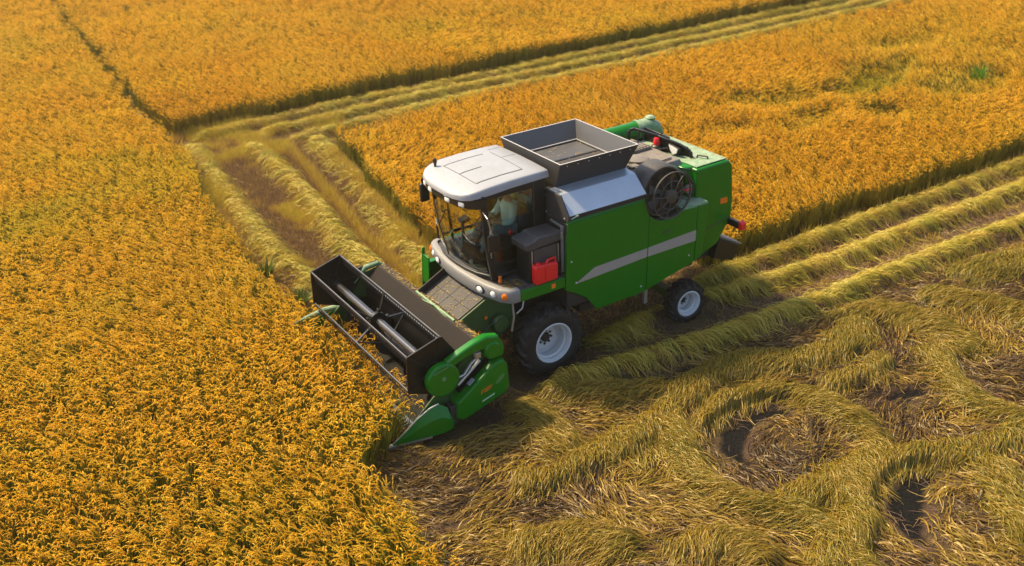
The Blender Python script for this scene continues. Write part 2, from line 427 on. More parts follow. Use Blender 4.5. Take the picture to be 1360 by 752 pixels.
BANDS = [  # loose mats of finer straw winding over the trampled ground: points and half width
    ([(1.15, -3.13), (1.94, -2.88), (2.86, -2.97), (3.3, -3.38), (4.09, -3.57), (5.2, -3.3)], 0.30),
    ([(1.0, -3.9), (1.45, -3.72), (2.26, -3.70), (2.75, -4.27), (2.82, -4.96), (2.67, -5.61), (2.19, -5.94), (1.4, -6.0), (0.6, -5.9)], 0.27),
    ([(0.73, -3.35), (0.22, -4.15), (0.0, -4.87), (0.05, -5.53), (0.5, -6.05), (0.58, -6.56), (0.3, -7.6)], 0.24),
    ([(-2.6, -4.6), (-2.01, -4.83), (-1.80, -5.3)], 0.34), ([(-1.15, -5.85), (-0.62, -5.95), (-0.40, -6.5)], 0.30),
    ([(5.3, -2.7), (5.95, -3.27), (6.2, -3.99), (6.0, -4.7)], 0.42), ([(1.2, -6.3), (1.77, -6.16), (2.48, -6.03), (3.06, -6.34), (3.77, -6.63), (4.6, -6.8)], 0.24),
    ([(-2.0, -3.5), (-1.42, -3.62), (-0.62, -3.56), (0.22, -3.55), (0.9, -3.2)], 0.24), ([(-1.08, -1.75), (-1.06, -2.44), (-1.2, -3.1)], 0.34), ([(-0.35, -1.75), (-0.05, -2.0), (0.3, -2.5), (1.0, -2.75)], 0.26),
    ([(0.2, -7.0), (0.9, -6.8), (1.3, -6.5)], 0.28), ([(5.43, -4.56), (4.75, -5.4), (4.7, -6.02), (4.83, -6.9)], 0.26), ([(7.2, -3.3), (7.65, -4.23), (7.9, -5.4)], 0.34),
    ([(3.3, -4.2), (3.9, -4.35), (4.6, -4.2)], 0.2), ([(2.6, -8.0), (3.1, -7.4), (3.5, -7.0)], 0.3), ([(8.5, -3.1), (10, -3.4), (12, -3.3), (16, -3.6)], 0.45), ([(9.0, -5.0), (11, -5.4), (14, -5.2)], 0.45), ([(-3.6, -6.0), (-2.6, -6.6), (-1.6, -7.2)], 0.4),
]
def _band_pts():
    out = []
    for p, w in BANDS:
        p = np.array(p); d = np.r_[0, np.cumsum(np.linalg.norm(np.diff(p, axis=0), axis=1))]
        s = np.arange(0, d[-1], 0.08)
        X = np.interp(s, d, p[:, 0]); Y = np.interp(s, d, p[:, 1]); k = 9; kw = np.hanning(k+2)[1:-1]; kw /= kw.sum()
        if len(s) > k: X = np.convolve(np.pad(X, k//2, 'edge'), kw, 'valid'); Y = np.convolve(np.pad(Y, k//2, 'edge'), kw, 'valid')
        out.append((np.stack([X, Y], 1), np.arctan2(np.gradient(Y), np.gradient(X)), w))
    return out
BANDP = _band_pts()
def bands(x, y):
    """(weight 0..1, direction) of the nearest mat"""
    x = np.asarray(x, float); y = np.asarray(y, float); sh = x.shape; xf, yf = x.ravel(), y.ravel()
    W = np.zeros(xf.shape); A = np.zeros(xf.shape)
    near = np.nonzero((xf > -4.5) & (xf < 17) & (yf > -9) & (yf < -1.2))[0]
    if len(near) == 0: return W.reshape(sh), A.reshape(sh)
    nz = (N3(xf[near], yf[near], 0.4, 2)-0.5)*0.22
    for P, an, w in BANDP:
        q = near[(xf[near] > P[:, 0].min()-1) & (xf[near] < P[:, 0].max()+1) & (yf[near] > P[:, 1].min()-1) & (yf[near] < P[:, 1].max()+1)]
        for c in range(0, len(q), 200000):
            qq = q[c:c+200000]
            best = np.full(len(qq), 9.0); bi = np.zeros(len(qq), int)
            for k in range(len(P)):
                d = np.hypot(xf[qq]-P[k, 0], yf[qq]-P[k, 1]); m = d < best; best[m] = d[m]; bi[m] = k
            ww = np.exp(-((best+(N3(xf[qq], yf[qq], 0.4, 2)-0.5)*0.2)/w)**4); m = ww > W[qq]
            W[qq[m]] = ww[m]; A[qq[m]] = an[bi[m]]
    return W.reshape(sh), A.reshape(sh)
def gh_exact(x, y):
    x = np.asarray(x, float); y = np.asarray(y, float)
    far = np.exp(-np.maximum(0, np.hypot(x-2, y-2)-30)/20)
    h = (N1(x, y, 2.2, 4)-0.5)*0.10*far
    t = tangle(x, y)*(x > left_edge(y)-0.3)
    h = h+t*(bands(x, y)[0]*0.15+0.05*smooth(0.45, 0.8, N4(x+3.1, y-1.7, 0.8, 3)))*(1-mud(x, y, 0.20))
    h = h+ridge(x, y)
    m = mud(x, y)
    return h*(1-0.9*m)-0.05*m

_GX = np.arange(-6, 20, 0.04); _GY = np.arange(-12, 3, 0.04)
_GT = gh_exact(*np.meshgrid(_GX, _GY, indexing='ij'))
def gh(x, y):
    x = np.asarray(x, float); y = np.asarray(y, float)
    inside = (x > -5.9) & (x < 19.8) & (y > -11.9) & (y < 2.8)
    out = np.zeros(x.shape)
    if inside.any():
        u = (x[inside]+6)/0.04; v = (y[inside]+12)/0.04; i = u.astype(int); j = v.astype(int); fu = u-i; fv = v-j
        out[inside] = (_GT[i, j]*(1-fu)+_GT[i+1, j]*fu)*(1-fv)+(_GT[i, j+1]*(1-fu)+_GT[i+1, j+1]*fu)*fv
    if (~inside).any(): out[~inside] = gh_exact(x[~inside], y[~inside])
    return out
# ------------------------------------------------------------------ ground sheet
def axis_pts(a, b, step, lim, g=1.16):
    c = list(np.arange(a, b+1e-6, step)); s = step; v = b; hi = []
    while v < lim: s *= g; v += s; hi.append(v)
    s = step; v = a; lo = []
    while v > -lim: s *= g; v -= s; lo.append(v)
    return np.array(lo[::-1]+c+hi)
def build_ground():
    xs = axis_pts(-5.2, 14, 0.07, 700); ys = axis_pts(-9.5, 15.5, 0.07, 700)
    X, Y = np.meshgrid(xs, ys, indexing='ij')
    Z = gh(X, Y)
    V = np.stack([X, Y, Z], -1).reshape(-1, 3)
    nx, ny = len(xs), len(ys)
    I = (np.arange(nx-1)[:, None]*ny+np.arange(ny-1)[None])
    Q = np.stack([I, I+ny, I+ny+1, I+1], -1).reshape(-1, 4)
    m, t, p = new_mat('field_soil')
    N = t.nodes.new; L = t.links.new
    tc = N('ShaderNodeTexCoord')
    a = N('ShaderNodeAttribute'); a.attribute_name = 'mud'
    b = N('ShaderNodeAttribute'); b.attribute_name = 'crop'
    n1 = N('ShaderNodeTexNoise'); n1.inputs['Scale'].default_value = 1.3; n1.inputs['Detail'].default_value = 8
    n2 = N('ShaderNodeTexNoise'); n2.inputs['Scale'].default_value = 22; n2.inputs['Detail'].default_value = 8; n2.inputs['Roughness'].default_value = 0.7
    mp = N('ShaderNodeMapping'); mp.inputs['Scale'].default_value = (1, 1, 1)
    for n in (n1, n2): L(tc.outputs['Object'], n.inputs['Vector'])
    c1 = N('ShaderNodeValToRGB'); e = c1.color_ramp.elements
    e[0].position = 0.3; e[0].color = (0.035, 0.021, 0.015, 1); e[1].position = 0.72; e[1].color = (0.14, 0.085, 0.05, 1)
    L(n2.outputs['Fac'], c1.inputs[0])
    c2 = N('ShaderNodeMix'); c2.data_type = 'RGBA'; c2.inputs['B'].default_value = (0.17, 0.13, 0.03, 1)
    mr = N('ShaderNodeMapRange'); mr.inputs['From Min'].default_value = 0.45; mr.inputs['From Max'].default_value = 0.7; mr.inputs['To Max'].default_value = 0.6
    L(n1.outputs['Fac'], mr.inputs['Value']); L(mr.outputs['Result'], c2.inputs['Factor']); L(c1.outputs[0], c2.inputs['A'])
    c3 = N('ShaderNodeMix'); c3.data_type = 'RGBA'; L(b.outputs['Fac'], c3.inputs['Factor']); L(c2.outputs['Result'], c3.inputs['A'])
    cw = N('ShaderNodeValToRGB'); e = cw.color_ramp.elements
    e[0].position = 0.3; e[0].color = (0.16, 0.09, 0.012, 1); e[1].position = 0.7; e[1].color = (0.42, 0.24, 0.03, 1)
    L(n2.outputs['Fac'], cw.inputs[0]); L(cw.outputs[0], c3.inputs['B'])
    c4 = N('ShaderNodeMix'); c4.data_type = 'RGBA'; L(a.outputs['Fac'], c4.inputs['Factor']); L(c3.outputs['Result'], c4.inputs['A'])
    cm = N('ShaderNodeValToRGB'); e = cm.color_ramp.elements
    e[0].position = 0.35; e[0].color = (0.003, 0.0028, 0.0026, 1); e[1].position = 0.75; e[1].color = (0.014, 0.012, 0.011, 1)
    L(n2.outputs['Fac'], cm.inputs[0]); L(cm.outputs[0], c4.inputs['B'])
    L(c4.outputs['Result'], p.inputs['Base Color'])
    rr = N('ShaderNodeMapRange'); rr.inputs['To Min'].default_value = 0.95; rr.inputs['To Max'].default_value = 0.85
    L(a.outputs['Fac'], rr.inputs['Value']); L(rr.outputs['Result'], p.inputs['Roughness'])
    bp = N('ShaderNodeBump'); bp.inputs['Strength'].default_value = 1.0; bp.inputs['Distance'].default_value = 0.06; p.inputs['Specular IOR Level'].default_value = 0.15
    L(n2.outputs['Fac'], bp.inputs['Height']); L(bp.outputs[0], p.inputs['Normal'])
    o = np_mesh('ground', V, Q, [m], smooth=True)
    at = o.data.attributes.new('mud', 'FLOAT', 'POINT'); at.data.foreach_set('value', mud(X, Y).ravel().astype(np.float32))
    # beyond the planted blocks the sheet itself carries the colour of ripe rice
    far = smooth(52, 66, np.hypot(X, Y)).ravel()
    at = o.data.attributes.new('crop', 'FLOAT', 'POINT'); at.data.foreach_set('value', far.astype(np.float32))
    COL.objects.link(o); tag(o, 'brown soil of the rice field with bare muddy scrapes at the near right', 'ground', kind='structure')
build_ground()

# ------------------------------------------------------------------ standing rice
PROTO = bpy.data.collections.new('rice_plants')   # not linked to the scene: only the source of the plants
def rice_proto(i, lod, upright=False):
    rg = np.random.default_rng(100+i)
    V, Q, MI, n0 = [], [], [], 0
    def add(v, q, mi):
        nonlocal n0
        V.append(v); Q.append(q+n0); MI.append(np.full(len(q), mi)); n0 += len(v)
    lean = rg.uniform(0, 2*np.pi)
    nl = 6 if lod == 0 else 7
    k = 5
    a = rg.uniform(0, 2*np.pi, nl); H = rg.uniform(0.50, 0.84, nl); o = rg.uniform(0.05, 0.18, nl)
    t = np.linspace(0, 1, k)[None]
    P = np.zeros((nl, k, 3))
    b = rg.normal(0, 0.03, (nl, 2))
    P[..., 0] = b[:, :1]+np.cos(a)[:, None]*o[:, None]*t**2; P[..., 1] = b[:, 1:]+np.sin(a)[:, None]*o[:, None]*t**2
    P[..., 2] = H[:, None]*(1.25*t-0.25*t**3)
    W = np.ones((nl, 1))*np.array([[0.010, 0.013, 0.013, 0.010, 0.002]])*(1.0 if lod == 0 else 1.5)
    v, q = ribbons(P, W, rg.uniform(-1.2, 1.2, nl)); add(v, q, 1)
    npn = 6 if lod == 0 else 6
    for j in range(npn):
        aa = rg.normal(0, 0.55); r0 = rg.uniform(0.01, 0.085)
        ba = rg.uniform(0, 6.3); base = np.array([math.cos(ba)*r0, math.sin(ba)*r0, rg.uniform(0.56, 0.84)])
        L = rg.uniform(0.15, 0.23); droop = rg.uniform(0.05, 0.45) if upright else rg.uniform(0.25, 0.8)
        d = np.array([math.cos(aa), math.sin(aa), 0])
        def at(t): return base+d*(L*(0.13*t+0.27*t*t)/(0.6+0.4*droop))+np.array([0, 0, 1])*(L*(0.85*t-1.05*droop*t*t))
        # stem
        st = np.stack([np.array([base[0]*0.3, base[1]*0.3, 0.05]), base*np.array([0.8, 0.8, 0.6]), base])[None]
        v, q = ribbons(st, np.full((1, 3), 0.006), rg.uniform(-1, 1, 1)); add(v, q, 1)
        ng = 40 if lod == 0 else 14
        ts = np.sort(rg.uniform(0.02, 1.05, ng))
        c = np.array([at(x) for x in ts])+rg.normal(0, 0.0034, (ng, 3))*(1.3-0.7*ts)[:, None]
        dd = np.array([at(x+0.05)-at(x) for x in ts]); dd /= np.linalg.norm(dd, axis=1, keepdims=True)
        dd += rg.normal(0, 0.20, (ng, 3)); dd /= np.linalg.norm(dd, axis=1, keepdims=True)
        sd = np.cross(dd, rg.normal(0, 1, (ng, 3))); sd /= np.linalg.norm(sd, axis=1, keepdims=True)
        gl, gw = (0.0108, 0.0042) if lod == 0 else (0.017, 0.009)
        gv = np.stack([c-dd*gl, c-sd*gw, c+dd*gl, c+sd*gw], 1).reshape(-1, 3)
        gq = np.arange(ng*4).reshape(-1, 4); add(gv, gq, 0)
    ob = np_mesh('rice_plant', np.concatenate(V), np.concatenate(Q), [GRAIN, BLADE], mat_idx=np.concatenate(MI))
    PROTO.objects.link(ob)
    return ob
NPROTO = 10
for i in range(NPROTO): rice_proto(i, 0)
for i in range(NPROTO): rice_proto(50+i, 0, True)

def scatter_group():
    g = bpy.data.node_groups.new('plant_scatter', 'GeometryNodeTree')
    g.interface.new_socket('Geometry', in_out='INPUT', socket_type='NodeSocketGeometry')
    g.interface.new_socket('Geometry', in_out='OUTPUT', socket_type='NodeSocketGeometry')
    N = g.nodes.new; L = g.links.new
    gi = N('NodeGroupInput'); go = N('NodeGroupOutput')
    ci = N('GeometryNodeCollectionInfo'); ci.inputs['Collection'].default_value = PROTO
    ci.inputs['Separate Children'].default_value = True; ci.inputs['Reset Children'].default_value = True
    ip = N('GeometryNodeInstanceOnPoints'); ip.inputs['Pick Instance'].default_value = True
    def attr(nm, ty):
        n = N('GeometryNodeInputNamedAttribute'); n.data_type = ty; n.inputs['Name'].default_value = nm; return n.outputs['Attribute']
    L(gi.outputs[0], ip.inputs['Points']); L(ci.outputs[0], ip.inputs['Instance'])
    L(attr('pick', 'INT'), ip.inputs['Instance Index'])
    L(attr('rot', 'FLOAT_VECTOR'), ip.inputs['Rotation']); L(attr('size', 'FLOAT_VECTOR'), ip.inputs['Scale'])
    L(ip.outputs[0], go.inputs[0])
    return g
SCATTER = scatter_group()
def scatter_obj(name, pts, rot, size, pick, tint):
    me = bpy.data.meshes.new(name); n = len(pts)
    me.vertices.add(n); me.vertices.foreach_set('co', pts.astype(np.float32).ravel())
    for nm, ty, arr, f in (('rot', 'FLOAT_VECTOR', rot, 'vector'), ('size', 'FLOAT_VECTOR', size, 'vector'), ('tint', 'FLOAT', tint, 'value')):
        at = me.attributes.new(nm, ty, 'POINT'); at.data.foreach_set(f, arr.astype(np.float32).ravel())
    at = me.attributes.new('pick', 'INT', 'POINT'); at.data.foreach_set('value', pick.astype(np.int32))
    o = bpy.data.objects.new(name, me); COL.objects.link(o)
    md = o.modifiers.new('plants', 'NODES'); md.node_group = SCATTER
    return o
def clear(x, y):
    """ground the tyres stand on and the header floor covers"""
    return ~(((np.abs(x) < 0.72) & (np.abs(np.abs(y)-1.09) < 0.36)) | ((np.abs(x-2.98) < 0.5) & (np.abs(np.abs(y)-1.09) < 0.34)) | ((x > -2.72) & (x < -1.4) & (y > -1.95) & (y < 1.9)))
def visible(x, y, marg=2.5):
    """ground points inside a generous cone about the photographed view"""
    P = np.stack([x, y, np.full_like(x, 0.5)], -1)-np.array(CAM)
    cx = P@np.array(_r); cy = P@np.array(_d); cz = P@np.array(_f)
    z = np.maximum(cz, 0.1)
    return (cz > 1) & (np.abs(cx) < 0.501*z+marg) & (np.abs(cy) < 0.277*z+marg*0.7)
GREEN_SPOTS = [(16.6, 6.0, 1.6, .8), (17.5, 6.6, 1.4, .7), (15.0, 5.7, 1.7, .75), (12.3, 4.5, 1.2, .55), (12.5, 6.3, 1.7, .5), (16.5, 3.9, 1.2, .6), (10.3, 5.0, 1.1, .35), (13.9, 3.9, 0.9, .7), (20.2, 8.0, 1.7, .4), (18.0, 4.0, 1.1, .5)]
def crop(name, inside, x0, x1, y0, y1, label, tint0, seed, upr, step=0.122):
    rg = np.random.default_rng(seed)
    xs = np.arange(x0, x1, step); ys = np.arange(y0, y1, step)
    X, Y = np.meshgrid(xs, ys); X = X.ravel(); Y = Y.ravel()
    X = X+rg.uniform(-0.5, 0.5, len(X))*step; Y = Y+rg.uniform(-0.5, 0.5, len(Y))*step
    dist = np.hypot(X-CAM.x, Y-CAM.y)
    keep = inside(X, Y) & visible(X, Y, 5.0)
    # thin the planting with distance, widening what remains
    pr = np.clip(26/dist, 0.42, 1)
    keep &= rg.random(len(X)) < pr
    X, Y, dist, pr = X[keep], Y[keep], dist[keep], pr[keep]
    n = len(X)
    low = np.zeros(n); grn = np.zeros(n)
    if name.endswith('rice') and inside is in_mid:
        for gx, gy, rr, s in GREEN_SPOTS:
            d = np.hypot((X-gx)*0.6, Y-gy)+(N2(X, Y, 1.0, 3)-0.5)*1.6
            q = 1-smooth(rr*0.3, rr*0.8, d); low = np.maximum(low, q*s); grn = np.maximum(grn, q*s*0.7)
    hs = 0.90+0.16*(N1(X, Y, 3.5, 3)-0.5)+0.10*(N2(X+9, Y, 0.7, 2)-0.5)+rg.normal(0, 0.05, n)-0.55*low
    wd = 1.0/np.sqrt(pr)
    size = np.stack([wd*rg.uniform(0.9, 1.2, n), wd*rg.uniform(0.9, 1.2, n), hs*rg.uniform(0.94, 1.06, n)], 1)
    lean = 0.05+0.16*N3(X, Y, 1.5, 3)+0.5*low
    la = R(-60)+4.0*(N4(X, Y, 6.0, 2)-0.5)+rg.normal(0, 0.6, n)
    # plants beside the header lean into the reel
    hd = (1-smooth(0.0, 0.55, np.abs(X+2.85)))*smooth(-1.9, -1.5, Y)*(1-smooth(1.7, 2.0, Y))*(inside is in_left)
    ax = lean*np.cos(la)+0.42*hd; ay = lean*np.sin(la); th = np.hypot(ax, ay)+1e-6
    # tilt towards (ax, ay) after a free spin about the stem
    sp = R(-150)+4.0*(N4(X, Y, 4.5, 3)-0.5)+rg.normal(0, 0.6, n)
    kx, ky = -ay/th, ax/th; c, s = np.cos(th), np.sin(th)
    Rt = np.zeros((n, 3, 3)); Rt[:, 0, 0] = c+kx*kx*(1-c); Rt[:, 0, 1] = kx*ky*(1-c); Rt[:, 0, 2] = ky*s
    Rt[:, 1, 0] = kx*ky*(1-c); Rt[:, 1, 1] = c+ky*ky*(1-c); Rt[:, 1, 2] = -kx*s; Rt[:, 2, 0] = -ky*s; Rt[:, 2, 1] = kx*s; Rt[:, 2, 2] = c
    Rz = np.zeros((n, 3, 3)); Rz[:, 0, 0] = np.cos(sp); Rz[:, 0, 1] = -np.sin(sp); Rz[:, 1, 0] = np.sin(sp); Rz[:, 1, 1] = np.cos(sp); Rz[:, 2, 2] = 1
    Q3 = Rt@Rz
    rot = np.stack([np.arctan2(Q3[:, 2, 1], Q3[:, 2, 2]), -np.arcsin(np.clip(Q3[:, 2, 0], -1, 1)), np.arctan2(Q3[:, 1, 0], Q3[:, 0, 0])], 1)
    tint = tint0+0.55*(N1(X+40, Y, 5.0, 4)-0.5)+0.35*(N2(X, Y+5, 1.1, 3)-0.5)+rg.normal(0, 0.07, n)+0.7*grn
    o = scatter_obj(name, np.stack([X, Y, gh(X, Y)-0.01], 1), rot, size, rg.integers(0, NPROTO, n)+(NPROTO*(rg.random(n) < upr)).astype(int), np.clip(tint, 0, 1))
    tag(o, label, 'rice crop', kind='stuff')
    print(name, n)
crop('standing_rice', in_left, -34, 2, -13, 62, 'wide stand of ripe golden rice in front of the header and along the left', 0.62, 21, 0.45)
crop('standing_rice', in_mid, 0.3, 46, -0.4, 12.5, 'block of ripe orange gold rice standing behind the harvester', 0.52, 22, 0.9)
crop('standing_rice', in_far, -1.5, 50, 15.0, 62, 'far block of golden rice beyond the second strip of cut swaths', 0.60, 23, 0.75)

# ------------------------------------------------------------------ cut straw
def straw_strands(cx, cy, ang, length, arch, tint, rg, per=14, spread=0.10, fan=0.16, width=0.0075, k=6, base=None, sag=1.0):
    """tufts of combed straw: centre, direction, length and arch height of each tuft -> ribbons draped on the ground"""
    n = len(cx)
    rep = lambda a: np.repeat(np.asarray(a, float), per)
    m = n*per
    a = rep(ang)+rg.normal(0, fan, m); L = rep(length)*rg.uniform(0.65, 1.2, m)
    off = rg.normal(0, spread, m); lo = rg.normal(0, 0.10, m)
    ar = rep(ang)
    x0 = rep(cx)-np.sin(ar)*off+np.cos(ar)*lo; y0 = rep(cy)+np.cos(ar)*off+np.sin(ar)*lo
    curl = (rep(rg.normal(0, 0.5, n))+rg.normal(0, 0.35, m))
    t = np.linspace(-0.5, 0.5, k)[None]
    aa = a[:, None]+curl[:, None]*t
    dx = np.cos(aa)*L[:, None]/(k-1); dy = np.sin(aa)*L[:, None]/(k-1)
    X = np.cumsum(dx, 1); Y = np.cumsum(dy, 1)
    X = X-X.mean(1, keepdims=True)+x0[:, None]; Y = Y-Y.mean(1, keepdims=True)+y0[:, None]
    H = (rep(arch)*rg.uniform(0.3, 1.15, m))[:, None]
    prof = np.clip(1-(2*np.abs(t+0.05))**2*sag, 0, 1)
    Z = gh(X, Y)+0.012+H*prof+rg.uniform(0, 0.02, m)[:, None]
    P = np.stack([X, Y, Z], -1)
    wprof = np.interp(np.linspace(0, 1, k), [0, 0.3, 0.75, 0.9, 1], [0.6, 1.0, 1.0, 1.5, 0.4])
    W = width*rg.uniform(0.6, 1.4, m)[:, None]*wprof[None]
    V, Q = ribbons(P, W, rg.uniform(-0.9, 0.9, m))
    T = np.repeat(np.clip(rep(tint)+rg.normal(0, 0.07, m), 0, 1), k*2)
    ok = clear(X, Y).all(1)
    V = V.reshape(m, k*2, 3)[ok].reshape(-1, 3); T = T.reshape(m, k*2)[ok].ravel(); mm = int(ok.sum())
    base_ = (np.arange(mm)*k*2)[:, None]+(np.arange(k-1)*2)[None]; Q = np.stack([base_, base_+1, base_+3, base_+2], -1).reshape(-1, 4)
    return V, Q, T
def join_np(parts):
    V, Q, T, n = [], [], [], 0
    for v, q, t in parts: V.append(v); Q.append(q+n); T.append(t); n += len(v)
    return np.concatenate(V), np.concatenate(Q), np.concatenate(T)

SWATH = {
 'a1': ('cut swath closest to the near edge of the standing orange rice block', 'swaths behind the harvester'),
 'a2': ('middle one of the three long straw swaths trailing behind the harvester', 'swaths behind the harvester'),
 'a3': ('straw swath beside the trampled straw, nearest of the three trailing rows', 'swaths behind the harvester'),
 'b1': ('pale straw swath lying along the edge of the left rice stand', 'swaths ahead of the harvester'),
 'b2': ('pale straw swath between two others in the corner ahead of the cab', 'swaths ahead of the harvester'),
 'b3': ('pale straw swath beside the corner of the rice block behind the cab', 'swaths ahead of the harvester'),
 'c1': ('far straw swath at the foot of the shaded far rice edge', 'swaths in the far strip'),
 'c2': ('far straw swath running down the middle of the far cut strip', 'swaths in the far strip'),
 'c3': ('far straw swath closest to the back of the orange rice block', 'swaths in the far strip'),
}
def build_swath(key):
    path, w, H = ROWS[key]
    rg = np.random.default_rng(hash(key) % 1000 if False else sum(map(ord, key)))
    P, s = row_pts(path, 0.02)
    T = np.gradient(P, axis=0); T /= np.linalg.norm(T, axis=1, keepdims=True)
    dens = {'a': 34, 'b': 44, 'c': 34}[key[0]]
    # denser where it is near the camera
    n = int(s[-1]*dens)
    idx = rg.integers(0, len(P), n)
    cross = rg.normal(0, 0.23, n)*w; cross = np.clip(cross, -0.55*w, 0.55*w)
    nx, ny = -T[idx, 1], T[idx, 0]
    wob = (N3(P[idx, 0], P[idx, 1], 0.9, 2)-0.5)*0.22
    cx = P[idx, 0]+nx*(cross+wob); cy = P[idx, 1]+ny*(cross+wob)
    base = np.arctan2(T[idx, 1], T[idx, 0])
    # straws lie across the row, swept backwards, their heads hanging down the camera side
    sw = {'a': R(-52), 'b': R(62), 'c': R(-40)}[key[0]]
    ang = base+sw+(N2(P[idx, 0], P[idx, 1], 1.3, 2)-0.5)*1.3+rg.normal(0, 0.22, n)
    ln = rg.uniform(0.26, 0.48, n)
    arch = rg.uniform(0.05, 0.17, n)*(1.15-np.abs(cross)/w)
    # near side of a row a shade greener, crest paler
    tint = 0.64+0.26*(N1(cx, cy, 0.6, 3)-0.5)+rg.normal(0, 0.09, n)+{'a': 0.04, 'b': 0.07, 'c': 0.05}[key[0]]
    parts = [straw_strands(cx, cy, ang, ln, arch, tint, rg, per=14, spread=0.055, fan=0.13)]
    o = np_mesh('straw_swath', *join_np(parts)[:2], [STRAW], tint=join_np(parts)[2])
    COL.objects.link(o); tag(o, SWATH[key][0], 'swath', SWATH[key][1])
for k in ROWS: build_swath(k)

def flow(x, y):
    """direction in which the trampled straw is combed: along the rows, bent round the wheel scrapes"""
    vx = np.cos(R(-38)+2.2*(N2(x, y, 2.2, 2)-0.5)); vy = np.sin(R(-38)+2.2*(N2(x, y, 2.2, 2)-0.5))
    for (px, py, rr, s) in ((1.75, -4.95, 1.15, 3.0), (2.55, -7.35, 1.1, 3.0), (4.3, -5.7, 1.0, -2.0), (-0.7, -4.3, 0.9, 2.2), (6.2, -3.8, 1.2, -2.0)):
        dx, dy = x-px, y-py; d = np.hypot(dx, dy)+1e-3
        w = s*np.exp(-((d-rr*0.7)/(rr*0.6))**2)
        # mostly tangential with an outward sweep
        vx = vx+w*(-dy/d*0.85+dx/d*0.5); vy = vy+w*(dx/d*0.85+dy/d*0.5)
    return np.arctan2(vy, vx)
def build_tangle():
    rg = np.random.default_rng(77)
    n = 34000
    x = rg.uniform(-4.6, 19, n); y = rg.uniform(-11.5, -1.4, n)
    ok = (rg.random(n) < tangle(x, y)) & (x > left_edge(y)-0.35) & (mud(x, y, 0.13) < 0.2) & visible(x, y, 4.0)
    ok &= rg.random(n) < np.clip(1.25-0.045*np.maximum(0, x-3), 0.4, 1)
    x, y = x[ok], y[ok]; n = len(x)
    w, ba = bands(x, y)
    patch = N1(x+11, y+4, 1.2, 3)
    # mats: finer, greener, combed slantwise off their line; between them brown stalks lie in coarse separate swirls
    keep = (w > 0.35) | (rg.random(n) < 0.50+0.3*(N3(x, y, 0.7, 2) > 0.5))
    x, y, w, ba, patch = x[keep], y[keep], w[keep], ba[keep], patch[keep]; n = len(x)
    m = w > 0.35
    parts = []
    xm, ym, am, pm = x[m], y[m], ba[m], patch[m]; k = len(xm)
    k2 = np.r_[np.arange(k), np.arange(k)]                        # twice as many in the mats
    xm = xm[k2]+rg.normal(0, 0.06, 2*k); ym = ym[k2]+rg.normal(0, 0.06, 2*k); am = am[k2]; pm = pm[k2]
    ok = (mud(xm, ym, 0.08) < 0.25); xm, ym, am, pm = xm[ok], ym[ok], am[ok], pm[ok]; k = len(xm)
    gold = np.exp(-(((xm+0.75)/0.7)**2+((ym+6.1)/0.55)**2))+np.exp(-(((xm+2.1)/0.6)**2+((ym+4.95)/0.5)**2))
    tm = 0.68+0.26*(pm-0.5)-0.13*np.clip(gold, 0, 1)+rg.normal(0, 0.05, k)
    ang = am+R(38)+(N2(xm, ym, 0.9, 2)-0.5)*1.6+rg.normal(0, 0.25, k)
    parts.append(straw_strands(xm, ym, ang, rg.uniform(0.18, 0.40, k), rg.uniform(0.02, 0.10, k), tm, rg, per=9, spread=0.05, fan=0.20, width=0.0068))
    xd, yd, pd = x[~m], y[~m], patch[~m]; k = len(xd)
    dry = smooth(0.36, 0.60, N3(xd+6, yd+2, 0.95, 3))
    td = 0.52+0.30*(pd-0.5)-0.32*dry+rg.normal(0, 0.06, k)
    ang = flow(xd, yd)+rg.normal(0, 0.25, k)+(N3(xd, yd, 0.6, 2)-0.5)*1.2
    parts.append(straw_strands(xd, yd, ang, rg.uniform(0.18, 0.40, k), rg.uniform(0.01, 0.09, k), td, rg, per=6, spread=0.06, fan=0.14, width=0.0125))
    V, Q, T = join_np(parts)
    o = np_mesh('trampled_straw', V, Q, [STRAW_OLD_DIM], tint=T); COL.objects.link(o)
    tag(o, 'loose trampled straw combed in swirls over the cut ground at near right', 'straw', kind='stuff')
build_tangle()

